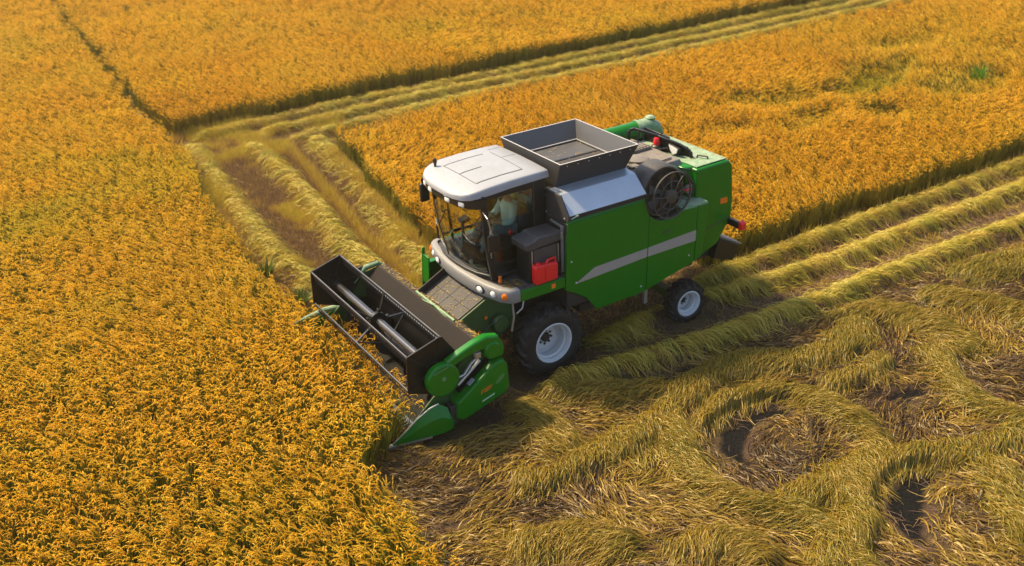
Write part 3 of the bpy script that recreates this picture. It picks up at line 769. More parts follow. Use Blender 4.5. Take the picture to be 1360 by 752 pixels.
def build_stubble():
    """short upright stubs, straw litter and green regrowth between the rows"""
    rg = np.random.default_rng(5)
    n = 150000
    x = np.r_[rg.uniform(-4.6, 24, n), rg.uniform(-3.2, 3.2, n//2)]; y = np.r_[rg.uniform(-9.5, 16, n), rg.uniform(1.5, 15.5, n//2)]
    n = len(x)
    e = 0.12
    std = in_left(x-e, y) | in_mid(x, y) | in_far(x, y)
    ok = (~std) & (x > left_edge(y)-0.4) & visible(x, y, 4.0) & ((mud(x, y, 0.08) < 0.3) | (rg.random(n) < 0.10)) & clear(x, y)
    ok &= rg.random(n) < np.where(tangle(x, y) > 0.5, 0.35, 1.0)*np.clip(24/np.hypot(x-CAM.x, y-CAM.y), 0.3, 1)
    x, y = x[ok], y[ok]; n = len(x)
    # litter lying flat
    nl = n//3
    la = rg.uniform(0, 6.28, nl)
    dryn = N1(x[:nl], y[:nl], 1.0, 3)
    lit = straw_strands(x[:nl], y[:nl], la, rg.uniform(0.15, 0.34, nl), rg.uniform(0.0, 0.03, nl), 0.20+0.35*(dryn-0.35)+rg.normal(0, 0.08, nl), rg, per=4, spread=0.05, fan=0.5, width=0.006, k=4)
    # standing stubs
    xs, ys = x[nl:], y[nl:]; per = 4; m = len(xs)*per
    xx = np.repeat(xs, per)+rg.normal(0, 0.035, m); yy = np.repeat(ys, per)+rg.normal(0, 0.035, m)
    grn = smooth(0.56, 0.72, N2(xx+3, yy+8, 1.1, 3))
    edge = 0.8*np.clip(1-np.abs(xx-left_edge(yy)-0.12)/0.35, 0, 1)
    edge = np.maximum(edge, 0.8*np.clip(1-np.abs(xx-mid_left(yy)+0.12)/0.3, 0, 1)*(yy > 1.5)*(yy < 11))
    edge = np.maximum(edge, np.clip(1-np.abs(yy+0.05)/0.4, 0, 1)*(xx > 4.7))
    edge = np.maximum(edge, 0.7*np.clip(1-np.abs(yy-15.35)/0.35, 0, 1))
    mid_ = np.clip(1-np.abs(xx-np.interp(yy, [3.0, 5.6, 8.1, 10.8, 13], [-0.3, -0.15, 0.2, 0.6, 0.8]))/0.2, 0, 1)*(yy > 3)*(yy < 12.5)
    edge = np.maximum(edge, 0.9*mid_)
    H = rg.uniform(0.05, 0.15, m)*(1+0.6*grn+1.5*edge)
    a = rg.uniform(0, 6.28, m); ln = H*rg.uniform(0.1, 0.6, m)
    t = np.linspace(0, 1, 3)[None]
    P = np.stack([xx[:, None]+np.cos(a)[:, None]*ln[:, None]*t**1.6, yy[:, None]+np.sin(a)[:, None]*ln[:, None]*t**1.6, gh(xx, yy)[:, None]-0.01+H[:, None]*t], -1)
    W = rg.uniform(0.005, 0.010, m)[:, None]*np.array([[1, 0.9, 0.25]])
    V, Q = ribbons(P, W, rg.uniform(-1.5, 1.5, m))
    T = np.repeat(np.clip(0.24+0.40*np.maximum(grn, edge)+rg.normal(0, 0.10, m), 0, 1), 6)
    V, Q, T = join_np([lit, (V, Q, T)])
    o = np_mesh('stubble', V, Q, [STRAW], tint=T); COL.objects.link(o)
    tag(o, 'short brown rice stubble and straw litter between the swaths', 'stubble', kind='stuff')
build_stubble()

def weed(x, y, h, r, label, seed, n=70):
    rg = np.random.default_rng(seed)
    a = rg.uniform(0, 6.28, n); o = rg.uniform(0.1, 1, n)*r; H = rg.uniform(0.5, 1, n)*h; t = np.linspace(0, 1, 5)[None]
    P = np.stack([x+np.cos(a)[:, None]*(0.06+o[:, None]*t**1.5), y+np.sin(a)[:, None]*(0.06+o[:, None]*t**1.5), gh(x, y)+H[:, None]*(1.35*t-0.4*t**2.5)], -1)
    V, Q = ribbons(P, np.ones((n, 1))*np.array([[0.012, 0.024, 0.028, 0.02, 0.003]]), rg.uniform(-0.7, 0.7, n))
    o = np_mesh('weed_clump', V, Q, [WEED if h > 0.8 else WEED_OLIVE], tint=np.repeat(rg.random(n), 10)); COL.objects.link(o)
    tag(o, label, 'weed', 'green weeds in the rice')
weed(18.95, 4.2, 0.95, 0.38, 'bright green weed clump standing alone in the orange rice block', 1, 110)
weed(-2.62, 5.1, 0.5, 0.3, 'small olive green weed clump at the left rice edge behind the reel', 2)
weed(-2.5, 3.6, 0.42, 0.3, 'low olive green weed clump at the rice edge nearest the header end', 3)

# ------------------------------------------------------------------ the harvester
H = empty('combine_harvester')
tag(H, 'green combine harvester with grey grain tank and white cab roof cutting the rice', 'harvester')
YN, YF = -1.30, 1.22      # near and far sides of the body

# --- body panels
FC = (2.34, 2.68)          # centre of the round air screen
def arc(cx, cz, r, a0, a1, n=10): return [(cx+r*math.cos(R(a0+(a1-a0)*k/n)), cz+r*math.sin(R(a0+(a1-a0)*k/n))) for k in range(n+1)]
front_poly = [(0.30, 2.66), (0.24, 1.52), (0.42, 1.42), (0.65, 1.27), (0.87, 0.98), (1.905, 1.00)] + [(1.945, 2.40)] + arc(FC[0], FC[1], 0.48, 217, 186, 5) + [(1.86, 2.67)]
rear_poly = [(1.92, 1.005), (2.98, 1.235), (3.02, 2.27), (2.72, 2.29)] + arc(FC[0], FC[1], 0.48, 309, 221, 10) + [(1.958, 2.36)]
tail_poly = [(2.995, 1.24), (3.16, 1.30), (3.24, 1.90), (3.27, 2.27), (3.035, 2.27)]
def stripe(parent, quad, y=YN-0.004):
    bm = B(); prism(bm, quad, 'y', y, y+0.004); return obj('stripe', bm, STRIPE, parent)
for side, y0, y1 in (('near', YN, YN+0.05), ('far', YF, YF-0.05)):
    s = 1 if side == 'near' else -1
    bm = B(); prism(bm, front_poly, 'y', y0, y1)
    fp = obj('side_panel', bm, GREEN, H, bevel=0.012)
    # the strip that leans in towards the cover
    bm = B(); hexa(bm, [(0.30, y0, 2.665), (1.86, y0, 2.675), (1.86, y1, 2.675), (0.30, y1, 2.665), (0.30, y0+s*0.03, 2.71), (1.86, y0+s*0.03, 2.715), (1.86, y1, 2.715), (0.30, y1, 2.71)])
    obj('panel_lip', bm, GREEN, fp, bevel=0.006)
    stripe(fp, [(0.43, 1.58), (0.82, 1.77), (1.925, 1.80), (1.918, 1.64)], y0-s*0.004)
    bm = B(); rp = prism(bm, rear_poly, 'y', y0, y1)
    rp = obj('side_panel', bm, GREEN, H, bevel=0.012)
    stripe(rp, [(1.942, 1.805), (3.005, 1.84), (3.0, 1.64), (1.936, 1.64)], y0-s*0.004)
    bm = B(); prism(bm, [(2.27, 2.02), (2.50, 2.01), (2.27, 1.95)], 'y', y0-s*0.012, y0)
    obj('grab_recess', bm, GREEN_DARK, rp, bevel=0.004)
    bm = B(); prism(bm, tail_poly, 'y', y0+s*0.004, y1)
    obj('tail_panel', bm, GREEN, H, bevel=0.012)
    # ledge on top of the tail panels
    bm = B(); hexa(bm, [(2.70, y0+s*0.005, 2.275), (3.275, y0+s*0.005, 2.27), (3.275, y0+s*0.52, 2.27), (2.70, y0+s*0.52, 2.275), (2.70, y0+s*0.02, 2.315), (3.26, y0+s*0.02, 2.31), (3.26, y0+s*0.52, 2.33), (2.70, y0+s*0.52, 2.335)])
    obj('ledge', bm, GREEN_DUSTY, H, bevel=0.008)
    for px, pz in ((0.36, 2.0), (1.80, 1.12), (2.86, 1.4), (0.45, 1.60)):
        bm = B(); lathe(bm, [(0.016, y0), (0.016, y0-s*0.008), (0.0, y0-s*0.011)], 10, (px, 0, pz)); obj('panel_bolt', bm, RIM, fp if px < 1.9 else rp)
# core inside the panels
bm = B(); box(bm, (0.30, YN+0.055, 1.15), (3.0, YF-0.055, 2.25)); box(bm, (0.34, -0.98, 2.25), (2.9, 0.95, 2.62))
box(bm, (0.29, YN+0.02, 1.55), (0.335, YF-0.02, 2.66))
obj('body_core', bm, DARK, H, bevel=0.01)
# rear hood
def hood_row(y, dz=0.0, k=1.0):
    P = [(3.16, 2.84-dz), (3.90, 2.85-dz), (3.99, 2.75-dz), (4.055, 2.05), (4.03, 1.74), (3.74, 1.31), (3.18, 1.10)]
    return [(x, y, z) for x, z in P]
bm = B(); sections(bm, [hood_row(-1.09), hood_row(0.98)])
hood = obj('rear_hood', bm, GREEN, H, bevel=0.035, seg=3)
bm = B(); hexa(bm, [(3.20, -1.035, 2.852), (3.90, -1.035, 2.862), (3.90, 0.94, 2.862), (3.20, 0.94, 2.852), (3.21, -1.025, 2.868), (3.89, -1.025, 2.877), (3.89, 0.93, 2.877), (3.21, 0.93, 2.868)])
obj('hood_top', bm, GREEN_DUSTY, hood, bevel=0.006)
bm = B(); prism(bm, [(3.19, 1.62), (4.00, 1.80), (3.985, 1.77), (3.19, 1.59)], 'y', -1.098, -1.05); obj('hood_seam', bm, GREEN_DARK, hood)
bm = B(); prism(bm, [(3.74, 2.17), (3.90, 2.165), (3.905, 2.06), (3.73, 2.07)], 'y', -1.102, -1.08); obj('side_reflector', bm, ORANGE, hood, bevel=0.004)
bm = B(); tube(bm, [(3.50, -0.70, 2.875), (3.52, -0.70, 2.915), (3.60, -0.86, 2.915), (3.61, -0.86, 2.875)], 0.016, 8); obj('hood_handle', bm, BLACK, hood)
bm = B(); box(bm, (3.44, -0.30, 2.87), (3.52, -0.24, 2.90)); obj('hood_catch', bm, BLACK, hood, bevel=0.006)
# tail: lamp arm and chopper chute
bm = B(); box(bm, (3.95, -1.36, 1.62), (4.03, 1.28, 1.74)); arm_o = obj('lamp_arm', bm, BLACK_STEEL, H, bevel=0.012)
for y in (-1.36, 1.28):
    s = -1 if y < 0 else 1
    bm = B(); hexa(bm, [(3.94, y, 1.60), (4.06, y, 1.60), (4.06, y+s*0.09, 1.62), (3.94, y+s*0.09, 1.62), (3.94, y, 1.78), (4.06, y, 1.78), (4.06, y+s*0.09, 1.75), (3.94, y+s*0.09, 1.75)])
    obj('tail_lamp', bm, RED, H, bevel=0.02, seg=3)
bm = B(); hexa(bm, [(3.72, -1.02, 0.98), (4.22, -1.02, 0.80), (4.22, 0.95, 0.80), (3.72, 0.95, 0.98), (3.86, -1.02, 1.34), (4.40, -1.02, 1.06), (4.40, 0.95, 1.06), (3.86, 0.95, 1.34)])
ch = obj('straw_chute', bm, BLACK_STEEL, H, bevel=0.015)
bm = B(); hexa(bm, [(3.87, -1.01, 1.345), (4.40, -1.01, 1.07), (4.40, 0.94, 1.07), (3.87, 0.94, 1.345), (3.90, -1.01, 1.375), (4.43, -1.01, 1.09), (4.43, 0.94, 1.09), (3.90, 0.94, 1.375)])
obj('chute_top', bm, SILVER_PAINT, ch, bevel=0.006)
bm = B(); box(bm, (3.3, -0.85, 0.95), (3.8, 0.8, 1.3)); obj('straw_walker_box', bm, DARK, H, bevel=0.02)

# --- grain tank
TX0, TX1, TY0, TY1, TZ = 0.40, 1.97, -0.97, 0.78, 3.53
bx0, bx1, by0, by1, bz = 0.46, 1.86, -0.74, 0.55, 3.05
def ring(x0, x1, y0, y1, z): return [(x0, y0, z), (x1, y0, z), (x1, y1, z), (x0, y1, z)]
th = 0.022
bm = B()
outer = [ring(bx0, bx1, by0, by1, bz), ring(TX0, TX1, TY0, TY1, TZ)]
V = [[bm.verts.new(p) for p in r] for r in (outer[0], outer[1], ring(TX0+th, TX1-th, TY0+th, TY1-th, TZ), ring(0.56, 1.80, -0.66, 0.52, 3.23))]
for k in range(4): bm.faces.new((V[0][k], V[0][(k+1) % 4], V[1][(k+1) % 4], V[1][k]))
for k in range(4): bm.faces.new((V[1][k], V[1][(k+1) % 4], V[2][(k+1) % 4], V[2][k])).material_index = 1
for k in range(4): bm.faces.new((V[2][k], V[2][(k+1) % 4], V[3][(k+1) % 4], V[3][k])).material_index = 2
bm.faces.new(V[0][::-1]); bm.faces.new(V[3]).material_index = 2
tank = obj('grain_tank', bm, [TANK, TANK_RIM, TANK_IN], H)
bm = B()
c4 = [(0.56, -0.66, 3.236), (1.80, -0.66, 3.236), (1.80, 0.52, 3.236), (0.56, 0.52, 3.236)]
for a, b in zip(c4, c4[1:]+c4[:1]): bar(bm, a, b, 0.028, 0.022)
bar(bm, (0.57, -0.13, 3.238), (1.79, -0.13, 3.238), 0.05, 0.02)
obj('tank_floor_frame', bm, BLACK_STEEL, tank, bevel=0.004)
bm = B(); bar(bm, (0.56, 0.535, 3.25), (1.82, 0.535, 3.25), 0.02, 0.02); bar(bm, (1.815, 0.53, 3.25), (1.815, -0.64, 3.25), 0.02, 0.02)
obj('tank_floor_bead', bm, TANK_RIM, tank)
bm = B(); hexa(bm, [(0.60, -0.63, 3.236), (1.77, -0.63, 3.236), (1.77, -0.17, 3.236), (0.60, -0.17, 3.236), (0.61, -0.62, 3.246), (1.76, -0.62, 3.246), (1.76, -0.18, 3.246), (0.61, -0.18, 3.246)])
obj('tank_floor_cover', bm, GREY_PLATE, tank, bevel=0.004)
for k in range(7):
    bm = B(); lathe(bm, [(0.010, 0), (0.010, -0.008), (0, -0.012)], 8, (0.55+0.21*k, -0.948, 3.47)); obj('rivet', bm, TANK_RIM, tank)
# cover beside the tank
prof = [(-0.72, 3.08), (-1.00, 3.06), (-1.30, 2.795), (-1.305, 2.715), (-1.27, 2.715), (-1.0, 2.72), (-0.72, 2.72)]
for sgn, nm in ((1, 'near'), (-1, 'far')):
    pr = prof if sgn == 1 else [(-y-0.10, z) for y, z in prof]
    bm = B(); prism(bm, pr, 'x', 0.335, 1.88)
    cv = obj('engine_cover', bm, SILVER, H, bevel=0.008)
    if sgn == 1:
        bm = B(); hexa(bm, [(0.34, -1.309, 2.72), (1.875, -1.309, 2.72), (1.875, -1.30, 2.72), (0.34, -1.30, 2.72), (0.34, -1.307, 2.785), (1.875, -1.307, 2.785), (1.875, -1.30, 2.79), (0.34, -1.30, 2.79)])
        obj('cover_lip', bm, BEAM_BROWN, cv, bevel=0.003)
        bm = B(); prism(bm, [(0.37, 2.735), (0.36, 2.755), (0.41, 2.762), (0.47, 2.785), (0.50, 2.78), (0.50, 2.758), (0.44, 2.752)], 'y', -1.3145, -1.309)
        obj('maker_badge', bm, PALE, cv)
    ep = [(-0.62, 3.08), (-1.10, 3.085), (-1.315, 2.80), (-1.315, 2.705), (-0.62, 2.62)]
    if sgn == -1: ep = [(-y-0.10, z) for y, z in ep]
    bm = B(); prism(bm, ep, 'x', 0.295, 0.332); e = obj('end_plate', bm, TANK, H, bevel=0.006)
    for yy, zz in (((-0.70, 2.98), (-0.72, 2.70), (-1.22, 2.74)) if sgn == 1 else ((0.62, 2.98),)): 
        bm = B(); lathe(bm, [(0.014, 0.295), (0.014, 0.286), (0, 0.282)], 8, (0, yy, zz), 'x'); obj('plate_bolt', bm, TANK_RIM, e)

# --- deck behind the tank
bm = B(); hexa(bm, [(1.90, -0.86, 2.64), (3.14, -0.86, 2.64), (3.14, 0.95, 2.64), (1.90, 0.95, 2.64), (1.95, -0.70, 2.92), (3.12, -0.70, 2.94), (3.12, 0.90, 2.96), (1.95, 0.90, 2.94)])
deck = obj('engine_deck', bm, DECK, H, bevel=0.015)
bm = B(); lathe(bm, [(0.19, 2.935), (0.20, 2.95), (0.20, 2.99), (0.17, 3.005), (0.0, 3.01)], 28, (2.48, -0.33, 0), 'z'); obj('round_cap', bm, DECK, deck)
bm = B(); box(bm, (2.62, -0.02, 2.95), (3.05, 0.22, 3.0)); box(bm, (2.3, 0.10, 2.95), (2.56, 0.30, 3.03))
for k in range(6): box(bm, (2.64+0.07*k, 0.0, 3.0), (2.675+0.07*k, 0.2, 3.02))
obj('deck_grille', bm, DECK, deck, bevel=0.006)
bm = B(); box(bm, (2.15, -0.58, 2.935), (2.32, -0.44, 2.97)); tube(bm, [(2.2, -0.6, 2.95), (2.45, -0.66, 2.97), (2.75, -0.62, 2.96), (3.0, -0.60, 2.96)], 0.016, 8); obj('deck_hose', bm, DECK, deck, bevel=0.004)
# green cowl pieces behind the screen
bm = B(); rows = []
for a in range(0, 91, 15):
    c, s_ = math.cos(R(a)), math.sin(R(a)); rows.append([(2.72+0.42*s_, y, 2.50+0.44*c) for y in (-0.98, -0.42)]+[(2.72+0.39*s_, y, 2.50+0.40*c) for y in (-0.42, -0.98)])
sections(bm, rows); obj('cowl', bm, GREEN, H, bevel=0.006)
bm = B(); hexa(bm, [(3.10, -0.98, 2.30), (3.24, -1.02, 2.30), (3.24, -0.45, 2.30), (3.10, -0.45, 2.30), (3.02, -0.86, 2.84), (3.20, -0.98, 2.86), (3.20, -0.42, 2.88), (3.02, -0.42, 2.86)])
obj('cowl_upright', bm, GREEN, H, bevel=0.03, seg=3)
bm = B(); lathe(bm, [(0.0, -1.06), (0.085, -1.05), (0.09, -1.0), (0.05, -0.95)], 20, (3.06, 0, 2.50)); obj('pulley', bm, SILVER_PAINT, H)
bm = B(); tube(bm, [(2.70, -0.95, 2.95), (2.95, -1.05, 2.82), (3.08, -1.10, 2.62), (3.05, -1.12, 2.42)], 0.016, 8); tube(bm, [(2.6, -0.9, 2.98), (2.9, -0.98, 2.90), (3.16, -1.04, 2.80)], 0.013, 8)
obj('hose', bm, BLACK, H)
# black arched guard, work light, beacon
bm = B()
path = [(2.98, 0.55, 2.95), (3.00, 0.55, 3.16), (3.05, 0.46, 3.20), (3.22, 0.02, 3.14), (3.36, -0.42, 3.06), (3.42, -0.62, 2.98), (3.42, -0.66, 2.86)]
for (p, q) in zip(path, path[1:]): bar(bm, p, q, 0.05, 0.05)
bar(bm, (3.06, 0.38, 3.17), (3.0, 0.30, 2.94), 0.022, 0.022)
hexa(bm, [(3.24, -0.05, 2.86), (3.44, -0.62, 2.86), (3.48, -0.60, 2.86), (3.28, -0.03, 2.86), (3.22, 0.02, 3.14), (3.40, -0.56, 3.04), (3.44, -0.54, 3.04), (3.26, 0.04, 3.14)])
hexa(bm, [(3.40, 0.62, 2.86), (3.44, -0.02, 2.86), (3.47, -0.02, 2.86), (3.43, 0.62, 2.86), (3.40, 0.62, 3.12), (3.44, -0.02, 3.08), (3.47, -0.02, 3.08), (3.43, 0.62, 3.12)])
bar(bm, (3.39, 0.30, 2.87), (3.41, 0.12, 3.14), 0.02, 0.02)
gd = obj('guard_frame', bm, BLACK_STEEL, H, bevel=0.008)
bm = B(); prism(bm, [(-0.22, 3.06), (-0.50, 3.03), (-0.47, 2.93), (-0.36, 2.87), (-0.27, 2.95)], 'x', 3.255, 3.315); wl = obj('work_lamp', bm, BLACK, H, bevel=0.01)
wl.rotation_euler = (0, 0, 0)
bm = B(); prism(bm, [(-0.245, 3.045), (-0.475, 3.018), (-0.45, 2.94), (-0.36, 2.895), (-0.285, 2.955)], 'x', 3.245, 3.256); obj('lamp_glass', bm, LAMP, wl)
bm = B(); lathe(bm, [(0.10, 2.94), (0.10, 2.97), (0.07, 2.99), (0.0, 2.992)], 20, (3.20, 0.02, 0), 'z'); bc = obj('warning_beacon', bm, BLACK, H)
bm = B(); lathe(bm, [(0.062, 2.985), (0.066, 3.02), (0.060, 3.09), (0.045, 3.115), (0.0, 3.12)], 20, (3.20, 0.02, 0), 'z'); obj('beacon_lens', bm, RED, bc)
bm = B(); tube(bm, [(3.14, -0.10, 2.95), (3.10, -0.20, 2.99), (3.16, -0.30, 3.0), (3.24, -0.24, 2.99), (3.22, -0.12, 2.96)], 0.013, 8); obj('lifting_eye', bm, BLACK_STEEL, H)

# --- round air screen
bm = B(); y0, y1 = -0.80, -1.22
lathe(bm, [(0.0, y0), (0.42, y0), (0.455, y0-0.05), (0.455, y1+0.05), (0.43, y1), (0.40, y1), (0.40, y1+0.10), (0.0, y1+0.12)], 44, (FC[0]-0.03, 0, FC[1]+0.02))
scr = obj('air_screen', bm, FAN_GREY, H, angle=40)
bm = B(); lathe(bm, [(0.385, -1.385), (0.408, -1.390), (0.414, -1.405), (0.408, -1.42), (0.388, -1.415)], 44, (FC[0], 0, FC[1]), closed=True); obj('screen_ring', bm, FAN_GREY, scr)
bm = B(); lathe(bm, [(0.0, -1.33), (0.10, -1.33), (0.12, -1.36), (0.12, -1.40), (0.09, -1.415), (0.0, -1.418)], 28, (FC[0], 0, FC[1]-0.03)); obj('screen_hub', bm, FAN_GREY, scr)
bm = B()
for k in range(9):
    a = 2*math.pi*k/9+0.2; ca, sa = math.cos(a), math.sin(a); bend = 0.09
    pts = []
    for q in (0.10, 0.2, 0.3, 0.395):
        aa = a+bend*math.sin(q*8)
        pts.append((FC[0]+q*math.cos(aa), -1.405, FC[1]-0.03*(1-q/0.4)+q*math.sin(aa)))
    tube(bm, pts, 0.0085, 6)
lathe(bm, [(0.245, -1.398), (0.255, -1.405), (0.245, -1.412), (0.237, -1.405)], 36, (FC[0], 0, FC[1]), closed=True)
obj('screen_spokes', bm, FAN_GREY, scr)
bm = B()
for k in range(7):
    a = 2*math.pi*k/7; u = Vector((math.cos(a), 0, math.sin(a))); v = Vector((-math.sin(a), 0, math.cos(a))); c = Vector((FC[0]-0.02, -1.2, FC[1]))
    hexa(bm, [c+u*0.08-v*0.03, c+u*0.08+v*0.03+Vector((0, -.03, 0)), c+u*0.36+v*0.09+Vector((0, -.05, 0)), c+u*0.36-v*0.05,
              c+u*0.08-v*0.03+Vector((0, -.012, 0)), c+u*0.08+v*0.03+Vector((0, -.042, 0)), c+u*0.36+v*0.09+Vector((0, -.062, 0)), c+u*0.36-v*0.05+Vector((0, -.012, 0))])
obj('fan_blades', bm, BLACK, scr)
bm = B(); bar(bm, (2.66, -1.33, 2.66), (2.72, -1.40, 2.70), 0.02, 0.02); obj('screen_latch', bm, RED, scr)
# --- unloading auger
bm = B(); tube(bm, [(1.75, 0.98, 2.93), (3.36, 0.80, 3.02)], 0.165, 22); au = obj('unloading_auger', bm, GREEN, H, angle=50)
bm = B(); tube(bm, [(3.33, 0.803, 3.02), (3.36, 0.80, 3.02), (3.37, 0.80, 3.02), (3.60, 0.775, 3.035), (3.74, 0.76, 2.98), (3.80, 0.75, 2.86)], [0.19, 0.195, 0.172, 0.175, 0.17, 0.15], 22); obj('auger_spout', bm, GREEN_DUSTY, au, angle=60)
bm = B(); lathe(bm, [(0.0, 0), (0.09, 0.0), (0.10, 0.04), (0.06, 0.07), (0.0, 0.075)], 14, (3.66, 0.77, 3.175), 'z'); obj('spout_cap', bm, GREEN_DUSTY, au)
for lo, hi in (((2.9, 0.68, 2.62), (3.0, 0.92, 2.90)), ((3.3, 0.62, 2.86), (3.38, 0.95, 2.90))):
    bm = B(); box(bm, lo, hi); obj('auger_rest', bm, BLACK_STEEL, H, bevel=0.008)

# --- platform, bumper, cab floor
plan_o = [(-0.62, -1.29), (-0.72, -1.285), (-0.80, -1.24), (-0.90, -1.10), (-0.985, -0.80), (-1.035, -0.45), (-1.055, -0.05), (-1.045, 0.30), (-1.00, 0.67), (-0.93, 1.0), (-0.87, 1.17), (-0.78, 1.25), (-0.68, 1.27)]
def offset_plan(pl, d):
    out = []
    for i, p in enumerate(pl):
        a = Vector(pl[max(0, i-1)]); b = Vector(pl[min(len(pl)-1, i+1)]); t = (b-a).normalized()
        n = Vector((t.y, -t.x)); out.append((p[0]+n.x*d, p[1]+n.y*d))
    return out
rows = []
for off, z in ((0.045, 1.575), (0.015, 1.58), (0.0, 1.62), (0.0, 1.74), (0.012, 1.785), (0.035, 1.80), (0.115, 1.803), (0.12, 1.77), (0.05, 1.765)):
    rows.append([(x, y, z) for x, y in offset_plan(plan_o, off)])
bm = B(); cols = list(zip(*rows)); sections(bm, [list(c) for c in cols]); bump = obj('bumper', bm, SILVER_PAINT, H, angle=50)
def on_bumper(yy, z, r, mat, name, rx=1.0, depth=0.0):
    # find the outer edge at that y
    for a, b in zip(plan_o, plan_o[1:]):
        if a[1] <= yy <= b[1]:
            f = (yy-a[1])/(b[1]-a[1]); p = Vector((a[0]+(b[0]-a[0])*f, yy, z)); t = Vector((b[0]-a[0], b[1]-a[1], 0)).normalized(); break
    n = Vector((-t.y, t.x, 0)); up = Vector((0, 0, 1)); bm = B()
    loops = []
    for dd, k in ((-0.004, 1.18), (0.008, 1.18), (0.010, 0.98), (0.016, 0.9), (0.022, 0.55)):
        loops.append([p+n*(dd+depth)+t*(math.cos(2*math.pi*i/20)*r*rx*k)+up*(math.sin(2*math.pi*i/20)*r*k) for i in range(20)])
    sections(bm, loops)
    for f in bm.faces:
        c = f.calc_center_median()
    return obj(name, bm, mat, bump, angle=60)
for s in (1, -1):
    Y = (lambda y: y) if s == 1 else (lambda y: -y-0.03)
    on_bumper(Y(-0.70), 1.685, 0.058, BLACK, 'headlamp_bezel', 1.6)
    on_bumper(Y(-0.70), 1.685, 0.046, LAMP, 'headlamp', 1.35, 0.012)
    on_bumper(Y(-0.98), 1.685, 0.046, LAMP, 'headlamp')
    on_bumper(Y(-1.18), 1.69, 0.05, ORANGE, 'indicator_lamp')
bm = B(); prism(bm, [(x, y) for x, y in offset_plan(plan_o, 0.05)]+[(0.29, 1.24), (0.29, -1.255)], 'z', 1.71, 1.765); pf = obj('platform_floor', bm, TOOLBLUE, H, bevel=0.004)
bm = B()
for k in range(9): box(bm, (-0.70+0.11*k, -1.22, 1.766), (-0.685+0.11*k, -0.80, 1.772))
obj('tread_ribs', bm, BLACK_STEEL, pf)
for s in (1, -1):
    y = -1.292 if s == 1 else 1.242
    bm = B(); box(bm, (-0.612, y, 1.58), (0.235, y+0.05, 1.755)); bmr = obj('platform_beam', bm, GREEN, H, bevel=0.008)
    bm = B(); box(bm, (-0.03, y-0.006 if s == 1 else y+0.05, 1.635), (0.045, y if s == 1 else y+0.056, 1.715)); obj('beam_reflector', bm, ORANGE, bmr)
# --- cab
CAB = empty('cab', H)
CY0, CY1 = -0.74, 0.92
gl_plan = [(-0.76, -0.74), (-0.80, -0.62), (-0.89, -0.42), (-0.935, -0.15), (-0.945, 0.10), (-0.935, 0.35), (-0.90, 0.60), (-0.83, 0.82), (-0.76, 0.92)]
bm = B(); prism(bm, offset_plan(gl_plan, -0.03)+[(0.26, CY1+0.02), (0.26, CY0-0.02)], 'z', 1.768, 1.86); obj('cab_sill', bm, BLACK, CAB, bevel=0.012)
def lean(p, z, top=3.22, bot=1.86):      # glass leans out towards the roof
    f = (z-bot)/(top-bot); return (p[0]-0.11*f-0.03*math.sin(math.pi*f), p[1], z)
bm = B(); zs = [1.86+(3.22-1.86)*k/8 for k in range(9)]
sections(bm, [[lean(p, z) for p in gl_plan[1:-1]] for z in zs], closed=False); obj('windscreen', bm, GLASS, CAB, angle=60)
# seal along the foot of the windscreen
bm = B(); tube(bm, [lean(p, 1.865) for p in gl_plan], 0.018, 8); tube(bm, [lean(p, 1.93) for p in gl_plan[1:-1]], 0.007, 6); obj('windscreen_seal', bm, BLACK, CAB)
for i, s in ((0, 1), (-1, -1)):
    p = gl_plan[i]
    bm = B(); a, b = Vector(lean(p, 1.80)), Vector(lean(p, 3.24))
    kw = 1.0 if s == 1 else 0.5
    sections(bm, [[q+Vector((-0.055*kw, -0.02*s, 0)), q+Vector((0.05*kw, -0.02*s, 0)), q+Vector((0.05*kw, 0.05*s*kw, 0)), q+Vector((-0.045*kw, 0.06*s*kw, 0))] for q in [Vector(lean(p, z)) for z in (1.80, 2.2, 2.6, 3.0, 3.26)]])
    obj('front_pillar', bm, BLACK, CAB, bevel=0.01)
for y in (CY0, CY1):
    s = 1 if y < 0 else -1
    bm = B(); box(bm, (0.04, min(y, y+s*0.06), 1.80), (0.27, max(y, y+s*0.06), 3.30)); obj('rear_pillar', bm, BLACK, CAB, bevel=0.012)
    bm = B(); box(bm, (-0.86, min(y+s*.005, y+s*0.05), 3.17), (0.04, max(y+s*.005, y+s*0.05), 3.28)); obj('top_rail', bm, BLACK, CAB, bevel=0.008)
    bm = B(); q = y+s*0.022
    v = [bm.verts.new(c) for c in ((-0.80, q, 1.86), (0.045, q, 1.86), (0.045, q, 3.18), (-0.88, q, 3.18))]; bm.faces.new(v); dg = obj('side_window', bm, GLASS, CAB)
    bm = B(); bar(bm, (-0.74, q-s*.012, 2.42), (-0.62, q-s*0.03, 2.42), 0.02, 0.02); bar(bm, (-0.79, q, 2.02), (0.04, q, 2.02), 0.02, 0.05); obj('door_handle', bm, BLACK, dg)
# rear wall with a window
bm = B(); box(bm, (0.22, CY0+0.06, 1.80), (0.26, CY1-0.06, 2.62)); box(bm, (0.22, CY0+0.06, 3.12), (0.26, CY1-0.06, 3.28)); obj('rear_wall', bm, BLACK, CAB, bevel=0.005)
bm = B(); v = [bm.verts.new(c) for c in ((0.24, CY0+0.06, 2.62), (0.24, CY1-0.06, 2.62), (0.24, CY1-0.06, 3.12), (0.24, CY0+0.06, 3.12))]; bm.faces.new(v); obj('rear_window', bm, GLASS, CAB)
